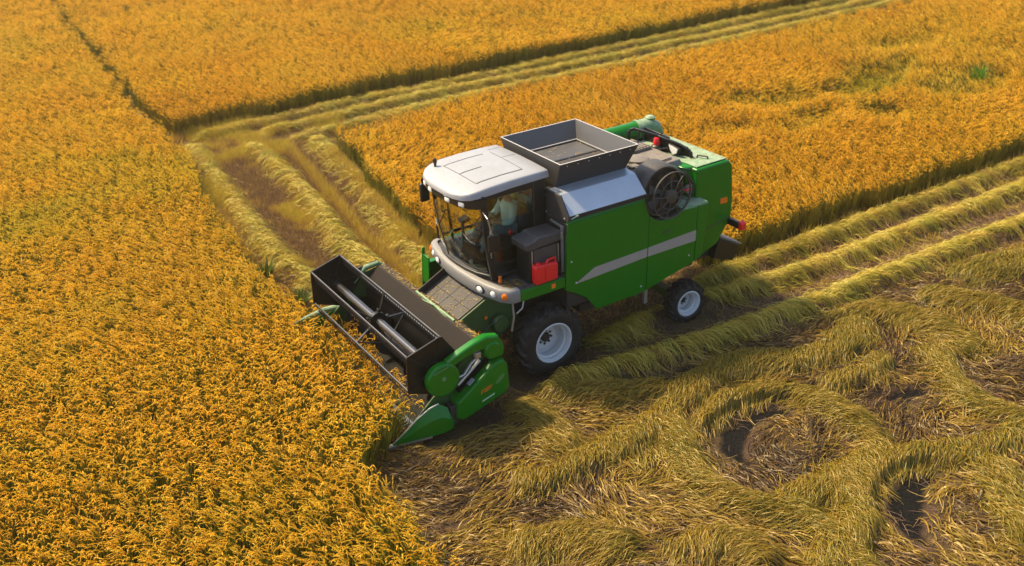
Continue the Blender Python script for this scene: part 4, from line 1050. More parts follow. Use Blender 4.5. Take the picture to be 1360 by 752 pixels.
# roof
yc = 0.04
st = [(0.33, 0.80, 3.405, 3.295), (0.0, 0.81, 3.41, 3.29), (-0.4, 0.815, 3.405, 3.28), (-0.75, 0.815, 3.385, 3.255), (-0.95, 0.79, 3.355, 3.235), (-1.08, 0.73, 3.32, 3.215), (-1.17, 0.62, 3.285, 3.20), (-1.225, 0.45, 3.262, 3.195), (-1.25, 0.22, 3.25, 3.19)]
SX = [s[0] for s in st]
def st_at(x): return [float(np.interp(-x, [-v for v in SX], [s[k] for s in st])) for k in (1, 2, 3)]
rows = []
xs_ = [0.335, 0.33, 0.32, 0.0, -0.4, -0.6, -0.75, -0.85, -0.95, -1.02, -1.08, -1.13, -1.17, -1.20, -1.225, -1.24, -1.25]
FY = (-1.0, -0.995, -0.985, -0.972, -0.955, -0.93, -0.86, -0.4, 0, 0.4, 0.86, 0.93, 0.955, 0.972, 0.985, 0.995, 1.0)
FZ = (None, -0.050, -0.026, -0.010, -0.003, 0.001, 0.006, 0.018, 0.022, 0.018, 0.006, 0.001, -0.003, -0.010, -0.026, -0.050, None)
for i, x in enumerate(xs_):
    w, zt, zb = st_at(min(x, 0.33)); k = {0: 0.030, 1: 0.008}.get(i, 0)
    if i >= 14: k = (0.006, 0.014, 0.030)[i-14]
    rows.append([(x, yc+f*(w-k*0.5), zb if dz is None else zt+dz-k) for f, dz in zip(FY, FZ)])
bm = B(); sections(bm, rows); roof = obj('roof', bm, WHITE, CAB, angle=60)
def roof_top(x, y):
    w, zt, zb = st_at(x); return zt+float(np.interp((y-yc)/w, FY[1:-1], FZ[1:-1]))
def groove(a, b, w=0.016):
    bm = B(); n = 8; rows = []
    for k in range(n+1):
        p = Vector([a[i]+(b[i]-a[i])*k/n for i in (0, 1)]); d = Vector((b[0]-a[0], b[1]-a[1])).normalized(); nn = Vector((-d.y, d.x))*w/2
        rows.append([(p.x+nn.x, p.y+nn.y, roof_top(p.x+nn.x, p.y+nn.y)-0.004), (p.x-nn.x, p.y-nn.y, roof_top(p.x-nn.x, p.y-nn.y)-0.004), (p.x-nn.x, p.y-nn.y, roof_top(p.x-nn.x, p.y-nn.y)+0.003), (p.x+nn.x, p.y+nn.y, roof_top(p.x+nn.x, p.y+nn.y)+0.003)])
    sections(bm, rows); obj('roof_groove', bm, TANK, roof)
for g_ in (((-0.87, 0.50), (-0.12, 0.50), 0.018), ((-0.85, -0.50), (-0.0, -0.50), 0.026), ((-0.86, 0.49), (-0.855, -0.48), 0.009), ((-0.85, 0.0), (-0.45, 0.0), 0.022), ((0.0, -0.48), (0.02, 0.5), 0.008), ((0.05, 0.62), (0.28, 0.62), 0.006), ((0.03, 0.15), (0.28, 0.15), 0.005)): groove(*g_)
# black brow under the roof with lamps
rows = []
brow = [(-0.84, -0.765), (-1.00, -0.72), (-1.10, -0.60), (-1.165, -0.42), (-1.195, -0.15), (-1.20, 0.10), (-1.19, 0.32), (-1.15, 0.55), (-1.08, 0.73), (-0.98, 0.82), (-0.84, 0.845)]
rows = [[(x, y, z) for x, y in offset_plan(brow, o)] for o, z in ((0.10, 3.06), (0.0, 3.055), (-0.035, 3.08), (-0.035, 3.215), (0.10, 3.225))]
bm = B(); sections(bm, [list(c) for c in zip(*rows)]); br = obj('roof_brow', bm, BLACK, CAB, angle=50)
for y, x in ((-0.535, -1.155), (-0.22, -1.222), (0.33, -1.222), (0.62, -1.155)):
    bm = B(); t = R(90)-math.atan2(0.40*(-1 if y < 0.05 else 1), 1)*0.6
    c = Vector((x, y, 3.125)); tt = Vector((-0.35*(1 if y < 0.05 else -1)*abs(y-0.05), 1, 0)).normalized(); nn = Vector((-tt.y, tt.x, 0))
    loops = [[c+nn*d+tt*(a*0.062*k)+Vector((0, 0, b*0.036*k)) for a, b in ((-1, -.7), (-.8, -1), (.8, -1), (1, -.7), (1, .7), (.8, 1), (-.8, 1), (-1, .7))] for d, k in ((-0.01, 1.0), (0.012, 1.0), (0.018, 0.8))]
    sections(bm, loops); obj('brow_lamp', bm, LAMP, br)
bm = B(); tube(bm, [(-0.95, 0.62, 3.36), (-0.95, 0.62, 3.44)], 0.022, 10); lathe(bm, [(0.03, 3.42), (0.034, 3.47), (0.02, 3.50), (0, 3.505)], 12, (-0.95, 0.62, 0), 'z'); obj('roof_aerial', bm, BLACK, CAB)
# wipers and thin frames
bm = B(); tube(bm, [lean((-0.975, 0.30), 1.92), lean((-0.985, 0.42), 2.45), lean((-0.97, 0.52), 2.85)], 0.010, 6); tube(bm, [lean((-0.985, 0.42), 2.45), lean((-0.985, 0.16), 2.75)], 0.008, 6); obj('wiper', bm, BLACK, CAB)
bm = B(); tube(bm, [(-0.62, 0.80, 1.86), (-0.66, 0.82, 2.5), (-0.72, 0.84, 3.18)], 0.022, 8); obj('inner_post', bm, BLACK, CAB)
# console, steering column and wheel
bm = B(); hexa(bm, [(-0.80, -0.18, 1.86), (-0.45, -0.18, 1.86), (-0.45, 0.28, 1.86), (-0.80, 0.28, 1.86), (-0.74, -0.12, 2.14), (-0.55, -0.12, 2.14), (-0.55, 0.22, 2.14), (-0.74, 0.22, 2.14)]); tube(bm, [(-0.62, 0.05, 2.1), (-0.42, 0.05, 2.42)], 0.05, 12)
obj('steering_column', bm, BLACK, CAB, bevel=0.015)
bm = B(); Wm = Matrix.Translation((-0.41, 0.05, 2.44)) @ Matrix.Rotation(R(-32), 4, 'Y')
lathe(bm, [(0.185, -0.012), (0.203, 0), (0.185, 0.012), (0.170, 0)], 32, (0, 0, 0), 'z', closed=True)
for a in (0, 120, 240): bar(bm, (0, 0, 0), (0.18*math.cos(R(a)), 0.18*math.sin(R(a)), 0), 0.03, 0.012)
lathe(bm, [(0.045, -0.02), (0.045, 0.02), (0, 0.024)], 14, (0, 0, 0), 'z'); bmesh.ops.transform(bm, matrix=Wm, verts=bm.verts); obj('steering_wheel', bm, BLACK, CAB)
bm = B(); box(bm, (-0.16, -0.17, 1.86), (0.16, 0.27, 2.04)); box(bm, (-0.22, -0.19, 2.04), (0.18, 0.29, 2.15)); hexa(bm, [(0.12, -0.18, 2.12), (0.21, -0.18, 2.12), (0.21, 0.28, 2.12), (0.12, 0.28, 2.12), (0.18, -0.15, 2.62), (0.22, -0.15, 2.62), (0.22, 0.25, 2.62), (0.18, 0.25, 2.62)])
obj('driver_seat', bm, SEATM, CAB, bevel=0.03, seg=3)
bm = B(); box(bm, (-0.45, -0.56, 1.86), (0.16, -0.30, 2.18)); tube(bm, [(-0.22, -0.42, 2.18), (-0.20, -0.40, 2.34)], 0.012, 8); obj('control_console', bm, BLACK, CAB, bevel=0.02)
bm = B(); lathe(bm, [(0.0, 2.31), (0.03, 2.32), (0.042, 2.36), (0.03, 2.395), (0.0, 2.40)], 14, (-0.20, -0.40, 0), 'z'); obj('lever_knob', bm, RED, CAB)
bm = B(); hexa(bm, [(-0.60, 0.46, 2.30), (-0.45, 0.46, 2.33), (-0.45, 0.62, 2.33), (-0.60, 0.62, 2.30), (-0.61, 0.46, 2.35), (-0.46, 0.46, 2.40), (-0.46, 0.62, 2.40), (-0.61, 0.62, 2.35)]); tube(bm, [(-0.58, 0.5, 1.86), (-0.58, 0.5, 2.34)], 0.03, 10); obj('monitor_stand', bm, BLACK, CAB, bevel=0.012)
# mirrors, hand rails
bm = B(); tube(bm, [(-0.93, -0.80, 3.02), (-0.96, -0.97, 2.98), (-0.90, -0.97, 2.72), (-0.86, -0.96, 2.66)], 0.012, 8); mh = obj('mirror_arm', bm, STEEL, H)
bm = B(); box(bm, (-0.97, -0.985, 2.40), (-0.76, -0.945, 2.69)); obj('mirror', bm, BLACK, mh, bevel=0.03, seg=3)
bm = B(); tube(bm, [(-1.02, 0.80, 3.12), (-1.03, 0.93, 3.10), (-1.02, 1.0, 3.03), (-0.99, 1.02, 2.95)], 0.022, 8); mh = obj('mirror_arm', bm, BLACK, H)
bm = B(); box(bm, (-1.07, 0.97, 2.64), (-0.90, 1.05, 2.97)); obj('mirror', bm, BLACK, mh, bevel=0.035, seg=3)
bm = B(); tube(bm, [(-0.68, 1.22, 1.76), (-0.69, 1.23, 2.2), (-0.70, 1.22, 2.62)], 0.018, 8); tube(bm, [(-0.70, 1.22, 2.55), (-0.76, 1.10, 2.56), (-0.80, 0.93, 2.58)], 0.014, 8); tube(bm, [(-0.69, 1.23, 2.2), (-0.76, 1.1, 2.16), (-0.80, 0.93, 2.10)], 0.014, 8); obj('hand_rail', bm, BLACK, H)
bm = B(); tube(bm, [(-0.82, -0.80, 2.70), (-0.86, -0.86, 2.66), (-0.86, -0.86, 2.30), (-0.82, -0.80, 2.22)], 0.010, 8); obj('hand_rail', bm, STEEL, H)
# tool box beside the cab
bm = B(); hexa(bm, [(-0.34, -1.16, 1.768), (0.24, -1.16, 1.768), (0.24, -0.78, 1.768), (-0.34, -0.78, 1.768), (-0.34, -1.15, 2.40), (0.24, -1.15, 2.40), (0.24, -0.78, 2.40), (-0.34, -0.78, 2.40)])
tb = obj('air_filter_box', bm, BLACK, H, bevel=0.012)
bm = B(); prism(bm, [(-0.43, 2.36), (-0.36, 2.34), (0.26, 2.385), (0.26, 2.53), (-0.20, 2.535), (-0.25, 2.50), (-0.43, 2.47)], 'y', -1.20, -0.77); obj('box_lid', bm, TOOLBLUE, tb, bevel=0.02, seg=3)
bm = B(); bar(bm, (-0.30, -1.165, 2.0), (-0.30, -1.165, 2.32), 0.012, 0.02); obj('box_clip', bm, STEEL, tb, bevel=0.003)
bm = B(); bar(bm, (0.20, -1.165, 2.0), (0.20, -1.165, 2.32), 0.012, 0.02); obj('box_clip', bm, STEEL, tb, bevel=0.003)
bm = B(); bar(bm, (0.245, -1.20, 2.40), (0.245, -1.20, 2.52), 0.03, 0.04); obj('lid_clasp', bm, STEEL, tb, bevel=0.003)
bm = B(); box(bm, (-0.27, -1.168, 1.98), (0.17, -1.155, 2.33)); obj('box_panel', bm, TOOLBLUE, tb, bevel=0.008)
bm = B(); bar(bm, (0.285, -0.84, 2.60), (0.285, -1.20, 2.58), 0.02, 0.04); bar(bm, (0.27, -1.18, 1.8), (0.27, -1.18, 2.6), 0.03, 0.05); obj('wall_bracket', bm, SILVER_PAINT, H, bevel=0.004)
# mudguard-side valve and steps
bm = B(); lathe(bm, [(0.02, 1.77), (0.035, 1.80), (0.022, 1.86), (0.03, 1.89), (0, 1.90)], 12, (-0.72, -0.86, 0), 'z'); obj('floor_pedal', bm, ORANGE, H)
bm = B(); tube(bm, [(-0.72, -1.20, 1.58), (-0.70, -1.20, 1.30), (-0.74, -1.18, 1.05)], 0.018, 8); tube(bm, [(-0.50, -1.20, 1.58), (-0.55, -1.22, 1.42), (-0.66, -1.22, 1.36)], 0.014, 8); obj('hanging_rod', bm, STEEL, H)
# green boarding steps on the far side
bm = B()
for x in (-1.0, -0.62): bar(bm, (x, 1.33, 0.80), (x, 1.20, 1.72), 0.05, 0.03)
for z in (0.90, 1.15, 1.40): bar(bm, (-1.0, 1.33-0.14*(z-0.8), z), (-0.62, 1.33-0.14*(z-0.8), z), 0.12, 0.03)
hexa(bm, [(-1.02, 1.30, 1.05), (-0.99, 1.30, 1.05), (-0.99, 1.05, 1.05), (-1.02, 1.05, 1.05), (-1.02, 1.22, 1.60), (-0.99, 1.22, 1.60), (-0.99, 1.0, 1.60), (-1.02, 1.0, 1.60)])
hexa(bm, [(-0.98, 1.34, 0.82), (-0.64, 1.34, 0.82), (-0.64, 1.31, 0.82), (-0.98, 1.31, 0.82), (-0.98, 1.26, 1.38), (-0.64, 1.26, 1.38), (-0.64, 1.23, 1.38), (-0.98, 1.23, 1.38)])
obj('boarding_steps', bm, GREEN, H, bevel=0.006)

# --- chassis
bm = B(); box(bm, (-0.55, -0.62, 0.85), (0.9, 0.62, 1.70)); box(bm, (0.3, -0.95, 0.95), (3.1, 0.9, 1.16)); box(bm, (0.6, -0.35, 0.55), (2.4, 0.45, 0.96)); box(bm, (-0.14, -0.92, 0.5), (0.14, 0.92, 0.78)); box(bm, (0.75, -0.98, 0.80), (1.3, -0.55, 0.96))
obj('chassis', bm, DARK, H, bevel=0.02)
bm = B(); box(bm, (2.86, -0.98, 0.34), (3.04, 0.98, 0.48)); box(bm, (2.84, -0.15, 0.4), (3.06, 0.15, 1.0)); obj('rear_axle', bm, GREEN_DARK, H, bevel=0.015)
bm = B(); tube(bm, [(1.55, -1.05, 0.92), (1.85, -1.12, 0.86)], 0.02, 8); obj('linkage', bm, GREEN, H)
bm = B(); box(bm, (2.05, -1.10, 0.62), (2.12, -1.05, 0.95)); obj('hanger', bm, STEEL, H)
bm = B(); box(bm, (1.92, -1.12, 0.93), (2.08, -1.06, 1.0)); obj('service_tag', bm, ORANGE, H)
# feeder house
bm = B(); hexa(bm, [(-1.50, -0.78, 0.42), (-0.30, -0.76, 0.95), (-0.30, 0.48, 0.95), (-1.50, 0.44, 0.42), (-1.50, -0.78, 1.26), (-0.70, -0.76, 1.62), (-0.70, 0.48, 1.62), (-1.50, 0.44, 1.26)])
fh = obj('feeder_house', bm, GREEN_DARK, H, bevel=0.012)
bm = B()
def fz(x, o=0.0): return 1.27+(x+1.50)*0.45+o
hexa(bm, [(-1.52, -0.74, fz(-1.52)), (-0.72, -0.72, fz(-0.72)), (-0.72, 0.42, fz(-0.72)), (-1.52, 0.38, fz(-1.52)), (-1.52, -0.74, fz(-1.52, .012)), (-0.72, -0.72, fz(-0.72, .012)), (-0.72, 0.42, fz(-0.72, .012)), (-1.52, 0.38, fz(-1.52, .012))])
tp = obj('feeder_top', bm, GREY_PLATE, fh)
bm = B()
for y in (-0.42, -0.10, 0.20): bar(bm, (-1.50, y, fz(-1.50, .013)), (-0.74, y+0.01, fz(-0.74, .013)), 0.010, 0.006)
bar(bm, (-1.24, -0.74, fz(-1.24, .013)), (-1.24, 0.4, fz(-1.24, .013)), 0.008, 0.006); bar(bm, (-1.0, -0.73, fz(-1.0, .013)), (-1.0, 0.41, fz(-1.0, .013)), 0.006, 0.006)
obj('feeder_seams', bm, DARK, tp)
bm = B(); hexa(bm, [(-1.55, 0.40, fz(-1.55)), (-0.72, 0.44, fz(-0.72)), (-0.72, 0.47, fz(-0.72)), (-1.55, 0.43, fz(-1.55)), (-1.55, 0.40, fz(-1.55, .14)), (-0.72, 0.44, fz(-0.72, .16)), (-0.72, 0.47, fz(-0.72, .16)), (-1.55, 0.43, fz(-1.55, .14))])
obj('feeder_rail', bm, BEAM_BROWN, fh, bevel=0.004)
bm = B(); tube(bm, [(-1.56, 0.46, 1.34), (-1.56, -0.80, 1.34)], 0.022, 8); tube(bm, [(-1.62, 0.40, 1.30), (-1.60, -0.2, 1.38), (-1.58, -0.7, 1.30)], 0.010, 6); box(bm, (-1.62, -0.5, 1.26), (-1.52, 0.42, 1.30)); obj('feeder_pipes', bm, GREEN_DUSTY, fh)
for x, z in ((-1.12, 0.98), (-0.98, 1.20)):
    bm = B(); lathe(bm, [(0.03, -0.785), (0.03, -0.80), (0, -0.803)], 8, (x, 0, z)); obj('side_reflector', bm, ORANGE, fh)
bm = B(); lathe(bm, [(0.0, -0.90), (0.13, -0.90), (0.15, -0.87), (0.15, -0.82), (0.0, -0.80)], 24, (-0.75, 0, 1.05)); obj('drive_pulley', bm, GREEN_DARK, fh)
bm = B(); lathe(bm, [(0.0, -0.90), (0.08, -0.90), (0.09, -0.86), (0.0, -0.82)], 20, (-1.25, 0, 0.85)); obj('drive_pulley', bm, GREEN_DARK, fh)
bm = B(); tube(bm, [(-0.75, -0.87, 1.19), (-1.25, -0.87, 0.93), (-1.33, -0.87, 0.85), (-1.25, -0.87, 0.77), (-0.75, -0.87, 0.92)], 0.012, 6); obj('drive_belt', bm, BLACK, fh)

# --- wheels
def make_wheel(r, w, rr, lugs, lug_h, y_out):
    """tyre with chevron lugs and a deep dished rim; outer face towards -y"""
    W = empty('wheel', H)
    bm = B(); h = w/2; rb = r-lug_h
    lathe(bm, [(rr+0.005, -h*0.86), (rr+0.03, -h*0.95), (rr+(rb-rr)*0.45, -h*1.06), (rb-0.05, -h*0.98), (rb-0.012, -h*0.82), (rb, -h*0.45), (rb+0.004, 0), (rb, h*0.45), (rb-0.012, h*0.82), (rb-0.05, h*0.98), (rr+(rb-rr)*0.45, h*1.06), (rr+0.03, h*0.95), (rr+0.005, h*0.86)], 72, caps=False)
    for k in range(lugs):
        for s in (-1, 1):
            a0 = 2*math.pi*(k+(0.5 if s > 0 else 0))/lugs; da = 0.75*2*math.pi/lugs
            rows = []
            for f in (0.0, 0.35, 0.7, 1.0):
                a = a0+da*f; yy = s*h*(-0.03+1.03*f); ro = r-(0.012 if f < 1 else 0.075*r); ri = rb-0.03-(0.0 if f < 1 else 0.05*r)
                dw = 0.034*r/0.62+0.012*f; t = dw/r
                p = lambda rad, ang: (rad*math.cos(ang), yy, rad*math.sin(ang))
                rows.append([p(ri, a-t*1.3), p(ri, a+t*1.3), p(ro, a+t*0.8), p(ro, a-t*0.8)])
            sections(bm, rows)
    obj('tyre', bm, RUBBER, W, bevel=0.0, angle=38)
    bm = B()
    lathe(bm, [(rr+0.012, -h*0.88), (rr+0.024, -h*0.97), (rr+0.010, -h*1.01), (rr-0.010, -h*0.97), (rr-0.020, -h*0.80), (rr-0.026, -h*0.76), (rr-0.030, -h*0.52), (rr-0.058, -h*0.42), (rr-0.062, h*0.10), (rr-0.040, h*0.13), (rr-0.036, h*0.40), (rr-0.060, h*0.46), (rr*0.70, h*0.44), (rr*0.66, h*0.38), (rr*0.34, h*0.34), (rr*0.32, h*0.40), (0.0, h*0.41)], 64, caps=False)
    obj('rim', bm, RIM, W, angle=26)
    bm = B(); lathe(bm, [(rr*0.25, h*0.40), (rr*0.24, h*0.20), (rr*0.20, h*0.14), (0.0, h*0.13)], 24); obj('hub', bm, DARK, W)
    for k in range(8):
        a = 2*math.pi*k/8+0.15; bm = B(); lathe(bm, [(rr*0.058, h*0.38), (rr*0.058, h*0.25), (0, h*0.24)], 8, (rr*0.36*math.cos(a), 0, rr*0.36*math.sin(a))); obj('wheel_nut', bm, DARK, W)
    return W
def put_wheel(src, x, y, z, rot, spin, first):
    if first: W = src
    else:
        W = src.copy(); COL.objects.link(W); W.parent = H
        for c in src.children:
            d = c.copy(); COL.objects.link(d); d.parent = W
    W.location = (x, y, z); W.rotation_euler = (0, spin, rot)
    return W
fw = make_wheel(0.645, 0.40, 0.335, 17, 0.055, -1)
put_wheel(fw, 0.0, -1.09, 0.62, 0, 0.3, True); put_wheel(fw, 0.0, 1.09, 0.62, math.pi, 1.1, False)
rw = make_wheel(0.41, 0.30, 0.225, 15, 0.042, -1)
put_wheel(rw, 2.98, -1.10, 0.385, R(-4), 0.2, True); put_wheel(rw, 2.98, 1.08, 0.385, math.pi, 0.8, False)

# --- header
HD = empty('header', H)
HY0, HY1 = -1.66, 1.80
# wide plate along the back: dark inner face and dusty top
bm = B()
sec = [(-1.90, 0.40), (-1.895, 1.12), (-1.62, 1.325), (-1.50, 1.335), (-1.44, 1.29), (-1.44, 0.42)]
prism(bm, sec, 'y', HY0, HY1); obj('back_plate', bm, BEAM_BROWN, HD, bevel=0.012)
bm = B(); bar(bm, (-1.62, HY0, 1.332), (-1.62, HY1, 1.332), 0.022, 0.016); obj('plate_edge', bm, BEAM_BROWN, HD, bevel=0.004)
bm = B(); hexa(bm, [(-1.902, HY0+0.01, 1.125), (-1.638, HY0+0.01, 1.318), (-1.638, HY1-0.01, 1.318), (-1.902, HY1-0.01, 1.125), (-1.909, HY0+0.01, 1.132), (-1.643, HY0+0.01, 1.326), (-1.643, HY1-0.01, 1.326), (-1.909, HY1-0.01, 1.132)]); obj('plate_slope', bm, INNER, HD)
bm = B(); box(bm, (-1.905, HY0+0.03, 0.45), (-1.885, HY1-0.03, 1.18)); obj('back_liner', bm, BLACK_STEEL, HD)
bm = B(); hexa(bm, [(-2.75, HY0, 0.16), (-1.45, HY0, 0.28), (-1.45, HY1, 0.28), (-2.75, HY1, 0.16), (-2.75, HY0, 0.19), (-1.45, HY0, 0.42), (-1.45, HY1, 0.42), (-2.75, HY1, 0.19)]); obj('header_floor', bm, BLACK_STEEL, HD)
bm = B(); tube(bm, [(-2.12, HY0, 0.62), (-2.12, HY1, 0.62)], 0.15, 20)
for hand, y0, y1 in ((1, HY0+0.05, -0.35), (-1, 0.30, HY1-0.05)):
    n = 64; turns = 3.0; inn, out = [], []
    for k in range(n+1):
        a = hand*2*math.pi*turns*k/n; y = y0+(y1-y0)*k/n
        inn.append(bm.verts.new((-2.12+0.14*math.cos(a), y, 0.62+0.14*math.sin(a)))); out.append(bm.verts.new((-2.12+0.29*math.cos(a), y, 0.62+0.29*math.sin(a))))
    for k in range(n): bm.faces.new((inn[k], inn[k+1], out[k+1], out[k]))
obj('auger', bm, DARK, HD, angle=60)
bm = B()
for k in range(46):
    y = HY0+0.04+(HY1-HY0-0.08)*k/45
    hexa(bm, [(-2.74, y-0.018, 0.155), (-2.74, y+0.018, 0.155), (-2.88, y+0.004, 0.15), (-2.88, y-0.004, 0.15), (-2.74, y-0.014, 0.185), (-2.74, y+0.014, 0.185), (-2.88, y+0.003, 0.165), (-2.88, y-0.003, 0.165)])
box(bm, (-2.76, HY0, 0.15), (-2.70, HY1, 0.20)); obj('cutter_bar', bm, STEEL, HD)
# end walls
wall = [(-2.80, 0.18), (-1.46, 0.26), (-1.44, 1.22), (-1.60, 1.30), (-1.95, 1.25), (-2.45, 0.75), (-2.80, 0.45)]
for y, y2 in ((HY0-0.03, HY0), (HY1, HY1+0.03)):
    bm = B(); prism(bm, wall, 'y', y, y2); obj('end_wall', bm, GREEN_DARK, HD, bevel=0.006)
# near-side drive cover (long green shield) and crop divider
cover = [(-2.20, 0.64), (-1.50, 1.12), (-1.36, 1.12), (-1.29, 1.00), (-1.27, 0.62), (-1.36, 0.52), (-2.12, 0.30), (-2.22, 0.36)]
inner = [(x*0.985-0.02, z+0.03 if z > 0.6 else z) for x, z in cover]
bm = B(); rows = []
cc = Vector((-1.72, 0.70))
for y, k in ((-1.68, 1.0), (-1.88, 1.0), (-1.925, 0.97), (-1.94, 0.91)):
    rows.append([(cc.x+(x-cc.x)*k, y, cc.y+(z-cc.y)*k) for x, z in cover])
sections(bm, rows); cvr = obj('drive_cover', bm, GREEN, HD, bevel=0.01)
# --- lettering and marks on the drive cover (plain blocks of stroke, unreadable in the photograph but for its shape)
def strokes(name, segs, origin, ux, uz, y, w, mat, parent):
    bm = B()
    for (a, b) in segs:
        p = Vector((origin[0]+a[0]*ux[0]+a[1]*uz[0], y, origin[1]+a[0]*ux[1]+a[1]*uz[1])); q = Vector((origin[0]+b[0]*ux[0]+b[1]*uz[0], y, origin[1]+b[0]*ux[1]+b[1]*uz[1]))
        bar(bm, p, q, w, 0.004) if False else None
        d = (q-p).normalized(); n = Vector((-d.z, 0, d.x))*w/2; e = d*w/2
        hexa(bm, [p-e-n, q+e-n, q+e+n, p-e+n] + [v+Vector((0, -0.005, 0)) for v in (p-e-n, q+e-n, q+e+n, p-e+n)])
    return obj(name, bm, mat, parent)
GL = {'R': [((0, 0), (0, 1)), ((0, 1), (.6, 1)), ((.6, 1), (.6, .5)), ((.6, .5), (0, .5)), ((.2, .5), (.6, 0))],
      'T': [((0, 1), (.7, 1)), ((.35, 1), (.35, 0))], '8': [((0, 0), (0, 1)), ((.6, 0), (.6, 1)), ((0, 0), (.6, 0)), ((0, .5), (.6, .5)), ((0, 1), (.6, 1))],
      '0': [((0, 0), (0, 1)), ((.6, 0), (.6, 1)), ((0, 0), (.6, 0)), ((0, 1), (.6, 1))], '1': [((.3, 0), (.3, 1)), ((.3, 1), (.1, .8))]}
word = []
x = 0
for ch_ in 'RT8001':
    word += [((a[0]+x, a[1]), (b[0]+x, b[1])) for a, b in GL[ch_]]; x += 0.9
ux = Vector((0.96, 0.28)).normalized()
strokes('model_lettering', word, (-1.80, 0.655), (ux.x*0.040, ux.y*0.040), (0.012, 0.062), -1.9405, 0.0062, ORANGE_INK, cvr)
bm = B(); prism(bm, [(-1.79, 0.515), (-1.57, 0.575), (-1.56, 0.597), (-1.78, 0.540)], 'y', -1.945, -1.94); obj('pale_mark', bm, PALE, cvr)
bm = B(); n = 18
ov = []
for k in range(n):
    a = 2*math.pi*k/n; u, v = 0.105*math.cos(a), 0.038*math.sin(a); ov.append((-1.455+u*0.80-v*0.6, 0.86+u*0.62+v*0.8-0.05))
prism(bm, ov, 'y', -1.944, -1.94); obj('oval_badge', bm, OVAL, cvr)
# strip on the cover's top edge with a pale sticker
bm = B(); hexa(bm, [(-2.10, -1.70, 0.715), (-1.54, -1.70, 1.10), (-1.54, -1.80, 1.10), (-2.10, -1.80, 0.715), (-2.11, -1.70, 0.735), (-1.55, -1.70, 1.12), (-1.55, -1.80, 1.12), (-2.11, -1.80, 0.735)]); obj('cover_strip', bm, BLACK_STEEL, HD)
bm = B(); hexa(bm, [(-1.96, -1.80, 0.835), (-1.86, -1.80, 0.905), (-1.86, -1.88, 0.905), (-1.96, -1.88, 0.835), (-1.962, -1.80, 0.842), (-1.862, -1.80, 0.912), (-1.862, -1.88, 0.912), (-1.962, -1.88, 0.842)]); obj('cover_sticker', bm, WHITE, HD)
# divider cones
def divider(yc, s, name='crop_divider'):
    bm = B(); rows = []
    # back ring to tip
    st = [(-2.27, [(-0.09, 0.27), (0.10, 0.25), (0.115, 0.34), (0.04, 0.42), (-0.08, 0.40)]), (-2.33, [(-0.11, 0.235), (0.12, 0.22), (0.14, 0.42), (0.045, 0.575), (-0.10, 0.52)]), (-2.46, [(-0.11, 0.20), (0.12, 0.19), (0.14, 0.48), (0.045, 0.675), (-0.10, 0.60)]),
          (-2.58, [(-0.095, 0.175), (0.105, 0.17), (0.12, 0.45), (0.038, 0.625), (-0.085, 0.55)]), (-2.74, [(-0.07, 0.15), (0.075, 0.145), (0.085, 0.35), (0.026, 0.485), (-0.06, 0.42)]), (-2.90, [(-0.042, 0.125), (0.045, 0.12), (0.05, 0.225), (0.015, 0.30), (-0.038, 0.26)]), (-3.06, [(-0.014, 0.10), (0.014, 0.10), (0.015, 0.12), (0.004, 0.135), (-0.012, 0.125)])]
    def yo(x): return yc+0.15*s*(x+2.33)/0.75*(x < -2.33)
    st = [(x if x > -2.5 else -2.5+(x+2.5)*1.22, P) for x, P in st]
    for x, P in st: rows.append([(x, yo(x)+s*a, z) for a, z in P])
    sections(bm, rows); d = obj(name, bm, GREEN, HD, angle=14)
    bm = B(); rows = [[(x, yo(x)+s*a, z) for a, z in ((-0.03, z0), (0.03, z0-0.005), (0.03, z0+0.03), (-0.03, z0+0.035))] for x, z0 in ((-3.13, 0.095), (-3.22, 0.08), (-3.32, 0.06))]
    rows[-1] = [(-3.32, yo(-3.32), 0.065), (-3.32, yo(-3.32)+0.004, 0.065), (-3.32, yo(-3.32)+0.004, 0.071), (-3.32, yo(-3.32), 0.071)]
    sections(bm, rows); obj('divider_tip', bm, STEEL, HD)
    # pale worn edge along its ridge
    bm = B(); tube(bm, [(x, yo(x)+s*P[3][0], P[3][1]) for x, P in st[2:]], 0.011, 6); obj('divider_edge', bm, STEEL, HD)
    bm = B(); bar(bm, (-2.62, yo(-2.62)+s*0.10, 0.16), (-3.1, yo(-3.1)+s*0.02, 0.105), 0.02, 0.03); obj('divider_shoe', bm, STEEL, HD)
    bm = B(); box(bm, (-2.30, yc-0.09, 0.26), (-2.18, yc+0.09, 0.58)); obj('divider_bracket', bm, DARK, HD, bevel=0.02)
divider(-1.79, -1)
bm = B(); tube(bm, [(-2.20, 1.88, 0.70), (-2.70, 1.90, 0.72), (-3.0, 1.93, 0.67), (-3.30, 1.95, 0.60)], [0.06, 0.055, 0.035, 0.012], 10); obj('crop_divider', bm, GREEN_DUSTY, HD)
bm = B(); hexa(bm, [(-2.95, 1.83, 0.18), (-2.1, 1.83, 0.22), (-2.1, 1.93, 0.22), (-2.95, 1.90, 0.18), (-2.90, 1.84, 0.62), (-2.1, 1.84, 0.80), (-2.1, 1.92, 0.80), (-2.90, 1.90, 0.62)]); obj('crop_divider', bm, GREEN, HD, bevel=0.02)
# far top green cap of the header
bm = B(); tube(bm, [(-2.10, 1.84, 1.12), (-1.85, 1.84, 1.33), (-1.62, 1.84, 1.35), (-1.46, 1.84, 1.22)], 0.05, 10); obj('end_cap', bm, GREEN_DUSTY, HD)
